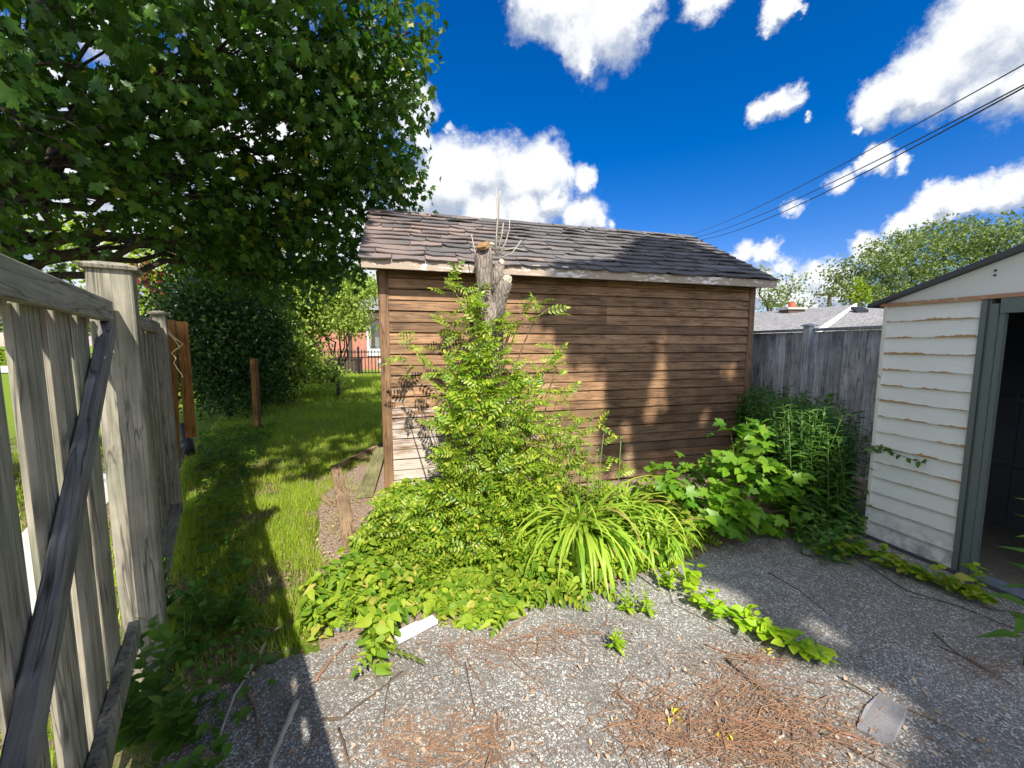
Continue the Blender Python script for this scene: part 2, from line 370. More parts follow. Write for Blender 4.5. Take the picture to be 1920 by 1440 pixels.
M['shedtrim'] = wood('stained_corner_board', (.36, .21, .11), (.19, .10, .05), 'z', .12, .7)
M['weather'] = wood('weathered_fence_wood', (.40, .355, .27), (.14, .122, .09), 'z', .18, .85, None, True, (.20, .23, .14))
M['weather_x'] = wood('weathered_rail_wood', (.43, .385, .295), (.17, .15, .11), 'y', .15, .85, None, True, (.22, .25, .16), -.6435)
M['brace'] = wood('dark_weathered_wood', (.30, .28, .25), (.10, .095, .09), 'z', .1, .85)
M['graywood'] = wood('gray_fence_boards', (.70, .69, .67), (.30, .295, .29), 'z', .36, .85)
M['cedar'] = wood('cedar_boards', (.42, .19, .05), (.24, .10, .025), 'z', .2, .7)
M['plank'] = wood('old_plank_wood', (.47, .33, .20), (.26, .16, .09), 'y', .15, .85)
M['plankmoss'] = wood('mossy_plank_wood', (.34, .30, .15), (.17, .15, .07), 'y', .15, .85, None, True, (.20, .26, .08))

def fascia_mat():
    t = NT('peeling_white_fascia'); n = t.noise(t.map((7, 7, 26)), 1.4, 8, .72); n2 = t.noise(t.map((1, 1, 1)), 2.2, 4, .6)
    f = t.ramp(t.math('ADD', n, t.math('MULTIPLY_ADD', n2, .6, -.3)), [(.40, 0.), (.47, .9)])
    c = t.mix(f, (.80, .76, .68), (.34, .25, .17))
    return t.done(t.pbr(c, .75, 0, t.bump(f, .3, .003)))
M['fascia'] = fascia_mat()
def shingle_mat():
    t = NT('curled_shingles'); sp = t.n('ShaderNodeSeparateXYZ'); t.l(t.tc.outputs['Object'], sp.inputs[0])
    i = t.island(); n = t.noise(t.map((1, 1, 1)), 3.5, 5, .65)
    x = t.math('MULTIPLY_ADD', sp.outputs[0], -.28, .62)
    f = t.math('ADD', t.math('ADD', x, t.math('MULTIPLY_ADD', i, .7, -.35)), t.math('MULTIPLY_ADD', n, 1.2, -.6))
    c = t.mix(t.ramp(f, [(.25, 0.), (.75, 1.)]), (.14, .13, .125), (.23, .175, .15))
    gr = t.noise(t.map((1, 1, 1)), 160, 3, .7); c = t.mix(1.0, c, t.ramp(gr, [(.3, .6), (.7, 1.35)]), 'MULTIPLY')
    c = t.mix(1.0, c, t.ramp(i, [(0, .8), (1, 1.2)]), 'MULTIPLY')
    return t.done(t.pbr(c, .92, 0, t.bump(gr, .4, .003), .2))
M['shingle'] = shingle_mat()
def asphalt_mat():
    t = NT('asphalt_with_white_chips'); m = t.map((1, 1, 1))
    wv = t.n('ShaderNodeVectorMath', operation='ADD'); ns = t.n('ShaderNodeTexNoise'); ns.inputs['Scale'].default_value = 60
    t.l(m, ns.inputs['Vector']); sc_ = t.n('ShaderNodeVectorMath', operation='SCALE'); sc_.inputs['Scale'].default_value = .006; t.l(ns.outputs['Color'], sc_.inputs[0])
    t.l(m, wv.inputs[0]); t.l(sc_.outputs[0], wv.inputs[1])
    def chips(s, size, share):
        v = t.vor(wv.outputs[0], s); d = t.math('LESS_THAN', v.outputs['Distance'], size)
        sep = t.n('ShaderNodeSeparateColor'); t.l(v.outputs['Color'], sep.inputs[0])
        return t.math('MULTIPLY', d, t.math('LESS_THAN', sep.outputs[0], share)), sep.outputs[1]
    a, ra = chips(80, .40, .58); b, rb = chips(165, .42, .6); cH, rc = chips(46, .24, .16)
    f = t.math('MAXIMUM', t.math('MAXIMUM', a, b), cH)
    dirt = t.noise(m, 1.3, 5, .6); fine = t.noise(m, 220, 4, .7)
    base = t.mix(fine, (.085, .08, .073), (.29, .27, .245)); base = t.mix(t.ramp(dirt, [(.4, 0.), (.75, .5)]), base, (.26, .23, .19))
    chip = t.mix(ra, (.32, .31, .29), (.74, .73, .69))
    worn = t.ramp(t.noise(m, 4.5, 5, .7), [(.28, .25), (.5, 1.)])
    c = t.mix(t.math('MULTIPLY', f, worn), base, chip)
    pale = t.ramp(t.noise(m, 2.1, 6, .7), [(.66, 0.), (.72, .6)]); c = t.mix(pale, c, (.55, .53, .49)); damp = t.ramp(t.noise(m, .9, 6, .7), [(.40, .0), (.62, 1.)]); c = t.mix(1.0, c, t.mix(damp, (.74, .71, .68), (1.06, 1.05, 1.03)), 'MULTIPLY')
    v2 = t.vor(t.map((1, 1, 1)), .75, 'DISTANCE_TO_EDGE'); crk = t.math('MULTIPLY', t.ramp(v2.outputs['Distance'], [(.0, 1.), (.006, 0.)]), t.ramp(t.noise(m, 1.1, 3, .6), [(.5, 0.), (.56, 1.)])); c = t.mix(crk, c, (.04, .035, .03))
    return t.done(t.pbr(c, .88, 0, t.bump(t.math('ADD', f, fine), .35, .004), .25))
M['asphalt'] = asphalt_mat()
def ground_mat():
    t = NT('soil_and_turf'); m = t.map((1, 1, 1)); n = t.noise(m, 1.6, 6, .65); n2 = t.noise(m, 35, 6, .7); n3 = t.noise(m, 9, 5, .7)
    soil = t.mix(t.ramp(n2, [(.35, 0.), (.65, 1.)]), (.10, .065, .04), (.34, .24, .17)); turf = t.mix(n2, (.06, .10, .015), (.19, .25, .03))
    c = t.mix(t.ramp(t.math('ADD', n, t.math('MULTIPLY_ADD', n3, .5, -.25)), [(.44, 0.), (.56, 1.)]), soil, turf)
    far = t.n('ShaderNodeSeparateXYZ'); t.l(t.tc.outputs['Object'], far.inputs[0])
    ff = t.ramp(t.math('MULTIPLY', far.outputs[1], .1), [(.45, 0.), (.8, 1.)]); c = t.mix(ff, c, t.mix(n3, (.10, .17, .02), (.22, .29, .03)))
    return t.done(t.pbr(c, .95, 0, t.bump(n2, .8, .02), .1))
M['ground'] = ground_mat()
M['soil'] = (lambda t: t.done(t.pbr(t.mix(t.ramp(t.noise(t.map((1, 1, 1)), 45, 7, .75), [(.35, 0.), (.65, 1.)]), (.12, .08, .055), (.52, .39, .30)), .95, 0, t.bump(t.noise(t.map((1, 1, 1)), 30, 6, .7), .9, .02), .1)))(NT('bed_soil'))
M['concrete'] = plain('pale_concrete', (.55, .52, .46), .9, 0, .15, 3)
def siding_mat():
    t = NT('peeling_white_siding'); sp = t.n('ShaderNodeSeparateXYZ'); t.l(t.tc.outputs['Object'], sp.inputs[0])
    tex = t.noise(t.map((30, 12, 160)), 1.0, 4, .6)
    z = t.math('DIVIDE', t.math('SUBTRACT', sp.outputs[2], .02), .1255); fr = t.math('FRACT', z)      # 0 at the lower lip of each course
    rowid = t.math('FLOOR', z); cb = t.n('ShaderNodeCombineXYZ'); t.l(t.math('MULTIPLY', rowid, 3.7), cb.inputs[0]); t.l(sp.outputs[1], cb.inputs[1])
    rn = t.noise(cb.outputs[0], 2.2, 5, .7); jag = t.noise(cb.outputs[0], 38, 5, .7)
    wear = t.math('MULTIPLY', t.ramp(rn, [(.45, 0.), (.66, 1.)]), t.math('MULTIPLY_ADD', jag, .85, -.02))
    band = t.ramp(sp.outputs[2], [(.45, .22), (.75, 1.), (1., 1.)])
    f = t.math('LESS_THAN', fr, t.math('MULTIPLY', wear, t.math('MULTIPLY', band, .45)))
    rust = t.mix(jag, (.33, .17, .07), (.52, .31, .14))
    c = t.mix(tex, (.68, .67, .61), (.85, .84, .78)); c = t.mix(f, c, rust)
    spots = t.ramp(t.noise(t.map((1, 9, 22)), 4.0, 7, .75), [(.70, 0.), (.73, 1.)]); c = t.mix(t.math('MULTIPLY', spots, .8), c, (.36, .30, .22))
    low = t.math('MULTIPLY', t.ramp(sp.outputs[2], [(.05, 1.), (.30, 0.)]), t.ramp(t.noise(t.map((1, 1, 1)), 9, 6, .7), [(.42, 0.), (.62, .75)]))
    c = t.mix(low, c, (.20, .20, .17))
    return t.done(t.pbr(c, .6, 0, t.bump(tex, .35, .003), .35))
M['siding'] = siding_mat()
def painted(name, col, chip, amount=.62):
    t = NT(name); n = t.noise(t.map((9, 9, 9)), 1.5, 7, .7); f = t.ramp(n, [(amount, 0.), (amount+.04, 1.)])
    return t.done(t.pbr(t.mix(f, col, chip), .55, 0, t.bump(f, .3, .002), .35))
M['sidingtrim'] = painted('cream_trim_paint', (.72, .69, .60), (.42, .24, .12), .62)
M['gable'] = painted('gable_panel_paint', (.70, .71, .66), (.40, .28, .17), .70)
M['rust'] = painted('rusty_trim', (.42, .22, .13), (.55, .42, .30), .55)
M['jamb'] = painted('gray_green_metal', (.13, .155, .14), (.22, .24, .20), .66)
M['roofmetal'] = painted('dark_metal_roof', (.07, .075, .085), (.14, .14, .13), .6)
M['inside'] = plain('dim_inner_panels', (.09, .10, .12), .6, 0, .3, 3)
M['track'] = plain('galvanised_track', (.40, .45, .52), .35, .6, .3, 12)
M['shedfloor'] = plain('dusty_shed_floor', (.20, .18, .15), .95, 0, .4, 14)
def brick_mat():
    t = NT('red_brick'); b = t.n('ShaderNodeTexBrick'); b.inputs['Color1'].default_value = (.47, .17, .10, 1); b.inputs['Color2'].default_value = (.36, .11, .07, 1)
    b.inputs['Mortar'].default_value = (.50, .36, .28, 1); b.inputs['Scale'].default_value = 4.5; b.inputs['Mortar Size'].default_value = .022
    t.l(t.map((1, 1, 1), (math.pi/2, 0, 0)), b.inputs['Vector']); return t.done(t.pbr(b.outputs['Color'], .9))
M['brick'] = brick_mat()
def roof_mat(name, a, b, rot=0):
    t = NT(name); br = t.n('ShaderNodeTexBrick'); br.inputs['Scale'].default_value = 3.2; br.inputs['Mortar Size'].default_value = .03
    br.inputs['Color1'].default_value = a + (1,); br.inputs['Color2'].default_value = b + (1,); br.inputs['Mortar'].default_value = tuple(x*.5 for x in a) + (1,)
    t.l(t.map((1, 1, 1)), br.inputs['Vector']); n = t.noise(t.map((1, 1, 1)), 11, 6, .75)
    return t.done(t.pbr(t.mix(1.0, br.outputs['Color'], t.ramp(n, [(.35, .55), (.65, 1.5)]), 'MULTIPLY'), .9))
M['roofgray'] = roof_mat('gray_roof_shingles', (.22, .21, .20), (.32, .31, .30))
M['white'] = plain('white_paint', (.80, .80, .78), .6, 0, .05, 3)
M['darkbrown'] = plain('dark_brown_trim', (.09, .06, .045), .6, 0, .2, 3)
M['black'] = plain('black_iron', (.02, .02, .022), .5, .3, .2, 10)
M['curtain'] = (lambda t: t.done(t.pbr(t.mix(t.ramp(t.noise(t.map((9, 1, .2)), 1.6, 2, .5), [(.35, 0.), (.6, 1.)]), (.25, .30, .30), (.75, .77, .73)), .9)))(NT('pale_curtain'))
def glass_mat():
    t = NT('window_glass'); g = t.n('ShaderNodeBsdfGlossy'); g.inputs['Roughness'].default_value = .05; tr = t.n('ShaderNodeBsdfTransparent'); tr.inputs[0].default_value = (.8, .85, .85, 1)
    m = t.n('ShaderNodeMixShader'); m.inputs[0].default_value = .12; t.l(tr.outputs[0], m.inputs[1]); t.l(g.outputs[0], m.inputs[2]); return t.done(m.outputs[0])
M['glass'] = glass_mat()
M['plasticwhite'] = plain('white_plastic', (.85, .85, .83), .4, 0, .06, 8)
M['litter'] = (lambda t: t.done(t.pbr(t.mix(t.island(), (.17, .085, .045), (.40, .25, .14)), .9)))(NT('dry_catkins'))
M['deadleaf'] = (lambda t: t.done(t.pbr(t.mix(t.island(), (.20, .12, .07), (.52, .38, .25)), .9)))(NT('dead_leaves'))
M['yellow'] = leafmat('yellow_petals', (.75, .60, .03), (.80, .70, .10), .3)
M['twine'] = plain('yellow_twine', (.70, .60, .32), .8, 0, .2, 20)
M['rubber'] = plain('black_wire', (.015, .015, .018), .5, 0, .2, 10)
M['red_clay'] = plain('red_chimney_clay', (.55, .12, .07), .8, 0, .2, 8)
M['tin'] = plain('dull_tin', (.45, .46, .48), .35, .8, .3, 20)
M['blackplastic'] = plain('black_plastic', (.025, .026, .03), .5, 0, .3, 10)

# ------------------------------------------------------------------ frames of the place
TH = R(15.2); U = Vector((math.cos(TH), math.sin(TH), 0)); NN = Vector((-math.sin(TH), math.cos(TH), 0))
SH = G(722, 945)                                              # brown shed front left corner
def sw(x, y, z): return SH + U*x + NN*y + Vector((0, 0, z))
FN = Vector((.8, .6, 0)); FT = Vector((-.6, .8, 0))            # left fence: normal and run
FANG = math.atan2(.8, -.6)
def fw(t, n, z): return FT*t + FN*n + Vector((0, 0, z))
WS = G(1622, 1004)                                            # white shed corner

def ground_z(x, y):
    t = min(1, max(0, (y - 7) / 9.0)); return .45 * t*t*(3-2*t)

# ------------------------------------------------------------------ ground
def build_ground():
    def axis(lo, hi):
        a = list(np.arange(-8, 8.01, .25)); v = 8.0; s = .3
        while v < hi: s *= 1.35; v += s; a += [v]; a = [-v] + a
        return sorted(set(round(q, 3) for q in a))
    xs = axis(-300, 300); ys = [y+6 for y in xs]
    V = []; idx = {}
    for j, y in enumerate(ys):
        for i, x in enumerate(xs):
            V.append((x, y, ground_z(x, y) + (.012*math.sin(x*3.1+y)*math.sin(y*2.7) if abs(x) < 8 and -2 < y < 14 else 0) - .016))
    n = len(xs); Fq = [(j*n+i, j*n+i+1, (j+1)*n+i+1, (j+1)*n+i) for j in range(len(ys)-1) for i in range(n-1)]
    tag(mesh_np('ground', np.array(V), np.array(Fq), M['ground'], None, True), kind='structure')
    # asphalt: ragged edge against the bed
    edge = [(300, 1440), (330, 1330), (400, 1290), (470, 1262), (520, 1240), (600, 1222), (660, 1200), (720, 1185), (800, 1178), (880, 1165), (960, 1150), (1050, 1130), (1120, 1110),
            (1200, 1080), (1290, 1050), (1370, 1020), (1440, 1005), (1500, 990), (1560, 985), (1600, 985)]
    pts = []
    for a, b in zip(edge, edge[1:]):
        A = G(*a); B = G(*b)
        for k in range(8):
            p = A.lerp(B, k/8); pts.append((p.x + random.uniform(-.018, .018), p.y + random.uniform(-.018, .018), .004))
    q = sw(4.7, -1.1, 0); pts += [(q.x, q.y, .004), (7, 4.4, .004), (7, -4, .004), (-.9, -4, .004), (-1.15, .6, .004)]
    tag(MB().add(pts, [tuple(range(len(pts)))]).build('asphalt_pavement', M['asphalt']), kind='structure')
    # bare soil of the bed in front of the shed
    bed = [G(600, 1222), G(590, 1100), G(600, 980), G(590, 900), G(625, 872), G(720, 835), G(760, 830)]
    pts = [(p.x, p.y, .0) for p in bed] + [tuple(sw(x, .3, 0)) for x in (1, 2, 3, 4, 5)] + [tuple(sw(6, 1.5, 0)), tuple(sw(6, -1.2, 0))] + [tuple(G(1450, 1040)), tuple(G(1200, 1120)), tuple(G(1000, 1170)), tuple(G(800, 1200)), tuple(G(680, 1225))]
    pts = [(p[0], p[1], .0) for p in pts]
    tag(MB().add(pts, [tuple(range(len(pts)))]).build('garden_bed', M['soil']), kind='structure')
    p = MB()
    a, b = fw(-3, -.95, .0), fw(-3, -1.4, .0); c, d = fw(7, -1.4, .0), fw(7, -.95, .0)
    p.add([a, b, c, d], [(0, 1, 2, 3)]); tag(p.build('footpath', M['concrete']), kind='structure')
    p = MB(); p.add([(-60, 16, .47), (-9.5, 16, .47), (-9.5, 21, .47), (-60, 21, .47)], [(0, 1, 2, 3)])
    tag(p.build('road', M['concrete']), kind='structure')
build_ground()

# ------------------------------------------------------------------ brown shed
SHL, SHD, EZ = 4.46, 2.75, 2.37
def build_brown_shed():
    t = thing('wooden_shed', 'brown stained wooden shed with horizontal boards and curled old shingles', 'shed', SH, TH)
    w = MB(); bh = .1055; z = .02; k = 0
    while z < 2.32:
        z1 = min(z + bh, 2.34); gap = .0085 if k % 2 == 0 else .002
        cuts = [.092, 2.42, SHL-.085] if k % 4 in (1, 2) else ([.092, 1.1+.3*(k % 3), SHL-.085] if k % 7 == 3 else [.092, SHL-.085])
        for a, b in zip(cuts, cuts[1:]):
            w.prism([(-.004, z+gap), (-.012, z+gap+.006), (-.002, z1-.003), (.006, z1), (.03, z1), (.03, z+gap)], a+.001, b-.001)
        z = z1; k += 1
    w.box((.02, .03, 0), (SHL-.02, .05, 2.34))
    w.build('front_wall', M['shedwood'], t)
    for a, b in ((0, .092), (SHL-.085, SHL)):
        MB().bar(((a+b)/2, .005, .0), ((a+b)/2, .005, 2.34), b-a-.002, .05, (0, 1, 0), .004).build('corner_board', M['shedtrim'], t)
    s = MB()
    RZ, RY = 3.25, 1.3
    for x0, x1 in ((.0, .03), (SHL-.03, SHL)):
        zz = .02
        while zz < 3.05:
            lo = .04 if zz < 2.3 else .04 + (zz-2.3+.1)/.55; hi = SHD if zz < 2.3 else SHD - (zz-2.3+.1)/.55
            if hi-lo > .1: s.box((x0, lo, zz+.006), (x1, hi, zz+.1))
            zz += .1055
    s.box((0, SHD-.02, 0), (SHL, SHD, 2.34)); s.build('side_wall', M['shedwood'], t)
    # roof deck
    x0, x1, o = -.125, 4.545, -.215
    ez = 2.365; sl = (RZ-ez)/(RY-o); by = 2*RY - o
    d = MB(); th = .035
    d.prism([(o+.01, ez-th), (RY, RZ-th-.012), (by-.01, ez-th), (by-.01, ez-.005), (RY, RZ-.015), (o+.01, ez-.005)], x0+.03, x1-.03)
    d.build('roof_deck', M['darkbrown'], t)
    # rafter tails / soffit
    f = MB(); f.bar((x0+.002, o, 2.326), (x1-.002, o, 2.318), .024, .088, (0, 0, 1), .003)
    fa = f.build('fascia_board', M['fascia'], t)
    x = x0 + .3
    while x < x1 - .2:                                        # worn blocks of sheathing showing above the fascia
        if random.random() < .75:
            wd = random.uniform(.05, .11); c = MB(); c.box((x, o-.014, 2.357), (x+wd, o+.012, 2.357+random.uniform(.018, .04))); c.build('sheathing_edge', M['fascia'], fa)
        x += random.uniform(.22, .5)
    for xx in (x0+.012, x1-.012):
        r = MB(); r.bar((xx, o+.014, ez-.055), (xx, RY, RZ-.07), .024, .085, (0, 0, 1), .003); r.bar((xx, RY, RZ-.07), (xx, by, ez-.055), .024, .085, (0, 0, 1), .003)
        r.build('rake_board', M['shedtrim'] if xx < 1 else M['fascia'], t)
    so = MB(); so.box((x0+.03, o+.014, 2.30), (x1-.03, -.02, 2.318)); so.build('soffit', M['darkbrown'], t)
    # shingles: rows of tabs, clawed and curled
    def side(front):
        m = MB(); L = math.hypot(RY-o, RZ-ez); ex = .148; nrow = int(L/ex)+1
        dy = (RY-o)/L; dz = (RZ-ez)/L
        def P(x, s, h):
            y = o - .03 + dy*s - dz*h*1.0; z = ez + dz*(s-.03) + dy*h
            return (x, y if front else 2*RY - y, z)
        for r in range(nrow):
            s0 = r*ex; x = x0 - .02 + (-.16 if r % 2 else 0) + random.uniform(-.02, .02)
            sag = [random.uniform(-.012, .012) for _ in range(4)]
            while x < x1 + .015:
                wd = random.choice((.30, .30, .31, .45, .32, .62)); xa = max(x, x0-.025); xb = min(x+wd-.006, x1+.02)
                if xb - xa > .04:
                    nc = 22; curl = random.uniform(.005, .024); claw_l = random.random() < .62; claw_r = claw_l if random.random() < .6 else False
                    tilt = random.uniform(-.006, .006); off = random.uniform(-.010, .010); cw = random.uniform(.035, .075); chh = random.uniform(.03, .058)
                    ph = random.uniform(0, 6)
                    top = []; mid = []; lip = []; skirt = []
                    for i in range(nc+1):
                        u = i/nc; xx = xa + (xb-xa)*u; e = min((xx-xa)/cw if claw_l else 9, (xb-xx)/cw if claw_r else 9, 1.0)
                        cut = chh*(1-max(0, e)) + .007*math.sin(ph+xx*9) + .004*math.sin(xx*31+ph) + random.uniform(-.004, .004) + .007*sag[int(xx) % 4]
                        lift = .012 + curl*(.35 + .65*(math.cos(xx*8+ph)*.5+.5))*(1 if e >= 1 else .6) + .004*math.sin(u*5+ph)
                        sb = s0 + off + tilt*(u-.5) + cut
                        s1 = min(s0+ex+.07, L+.01)
                        top.append(P(xx, s1, .004)); mid.append(P(xx, sb+.045, .010+.25*lift)); lip.append(P(xx, sb, lift+.006)); skirt.append(P(xx, sb+.003, lift-.009))
                    n = nc+1; vs = top+mid+lip+skirt; fs = []
                    for k in range(3):
                        for i in range(nc):
                            a = k*n+i; q = (a, a+1, a+n+1, a+n); fs.append(q[::-1] if front else q)
                    m.add(vs, fs)
                x += wd
        return m.build('shingles' , M['shingle'], t)
    side(True); side(False)
    m = MB(); x = x0-.02
    while x < x1:                                             # ridge caps
        b = min(x+.26, x1+.02); h = random.uniform(.0, .01)
        m.add([(x, RY-.11, RZ-.055+h), (b, RY-.11, RZ-.06+h), (b, RY, RZ+.012+h), (x, RY, RZ+.02+h), (b, RY+.11, RZ-.06), (x, RY+.11, RZ-.055),
               (x, RY-.112, RZ-.07+h), (b, RY-.112, RZ-.075+h)], [(0, 1, 2, 3), (3, 2, 4, 5), (6, 7, 1, 0)]); x += .2
    m.build('ridge_cap', M['shingle'], t)
    return t
build_brown_shed()

# ------------------------------------------------------------------ white shed
def build_white_shed():
    # local frame: x into the shed (U), y along the front away from the camera (NN)
    t = thing('metal_shed', 'white lap sided garden shed with rusty peeling paint and an open dark doorway', 'shed', WS, TH)
    W = 1.78; Dp = 1.38
    def courses(y0, y1, name):
        m = MB()
        for k in range(15):
            z0 = .02 + k*.1255; z1 = z0 + .1255
            # lapped profile in x,z extruded along y
            pr = [(-.016, z0), (-.016, z0+.006), (-.002, z1), (.012, z1), (.012, z0)]
            n = len(pr); vs = [(x, y0, z) for x, z in pr] + [(x, y1, z) for x, z in pr]
            m.add(vs, [tuple(range(n))[::-1], tuple(range(n, 2*n))] + [(i, (i+1) % n, n+(i+1) % n, n+i) for i in range(n)])
        return m.build(name, M['siding'], t)
    courses(-.553, -.024, 'front_siding')
    courses(-W+.024, -W+.5, 'front_siding')
    for y in (-.011, -W+.011):
        MB().box((-.020, y-.012, .0), (.05, y+.012, 1.897)).build('corner_trim', M['sidingtrim'], t)
    j = MB()
    for a, b, x in ((-.556, -.585, -.024), (-.588, -.60, -.012), (-.603, -.64, -.026), (-.643, -.668, -.018)):
        j.box((x, b, .015), (.02, a, 1.893 if a > -.6 else 1.862))
    j.build('door_jamb', M['jamb'], t)
    j = MB(); j.box((-.026, -W+.505, .015), (.02, -W+.61, 1.862)); j.build('door_jamb', M['jamb'], t)
    h = MB(); h.box((-.028, -W+.50, 1.80), (.02, -.6475, 1.8935)); h.build('door_header', M['jamb'], t)
    s = MB(); s.box((-.025, -W, -.0), (.08, .0, .012)); s.box((-.045, -W, .0), (-.027, .0, .03)); s.build('base_rail', M['roofmetal'], t)
    s = MB(); s.box((-.024, -W+.61, .0125), (.09, -.67, .03)); s.box((-.022, -W+.61, .03), (-.012, -.67, .055)); s.box((.05, -W+.61, .03), (.058, -.67, .05)); s.build('door_track', M['track'], t)
    r = MB(); r.box((-.03, -.80, 1.8955), (-.012, .02, 1.922)); r.box((-.03, -W, 1.8955), (-.012, -.803, 1.922)); r.build('rusty_cornice', M['rust'], t)
    # gable panel
    rid = -W/2; rise = .30
    g = MB(); vs = [(-.010, .0, 1.922), (-.010, -W, 1.922), (-.010, rid, 1.93+rise)]; g.add(vs + [(.004, v[1], v[2]) for v in vs], [(0, 1, 2), (5, 4, 3), (0, 3, 4, 1), (1, 4, 5, 2), (2, 5, 3, 0)])
    ga = g.build('gable_panel', M['gable'], t)
    for z in (2.075, 2.045):
        MB().tube([(-.013, -.60, z), (-.018, -.60, z)], .007, 8).build('bolt', M['blackplastic'], ga)
    sl = rise/(W/2); lo = 1.925-.09*sl
    for y1, y2 in ((.085, rid), (-W-.085, rid)):
        m = MB(); vs = []
        for x in (-.075, Dp+.05):
            vs += [(x, y1, lo-.0), (x, y2, 1.935+rise), (x, y2, 1.965+rise), (x, y1, lo+.028)]
        m.add(vs, [(0, 1, 2, 3), (7, 6, 5, 4), (0, 4, 5, 1), (1, 5, 6, 2), (2, 6, 7, 3), (3, 7, 4, 0)]); m.build('roof_panel', M['roofmetal'], t)
    m = MB(); m.box((-.08, rid-.06, 1.963+rise), (Dp+.05, rid+.06, 1.985+rise)); m.build('ridge_cap', M['roofmetal'], t)
    w = MB()
    w.box((.0, -.008, .0), (Dp, .004, 1.89)); w.box((0, -W-.004, 0), (Dp, -W+.008, 1.89)); w.box((Dp-.01, -W+.01, 0), (Dp, -.01, 1.93)); 
    for k in range(8):                                        # ribs of the inner panels
        w.box((Dp-.03, -W+.1+k*.21, .03), (Dp-.0105, -W+.14+k*.21, 1.9))
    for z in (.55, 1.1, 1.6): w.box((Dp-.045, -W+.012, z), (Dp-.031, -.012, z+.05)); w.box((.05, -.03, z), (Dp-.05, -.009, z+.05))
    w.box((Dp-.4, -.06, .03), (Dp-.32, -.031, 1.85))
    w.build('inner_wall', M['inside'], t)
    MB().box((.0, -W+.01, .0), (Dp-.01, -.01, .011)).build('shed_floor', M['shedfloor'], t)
build_white_shed()

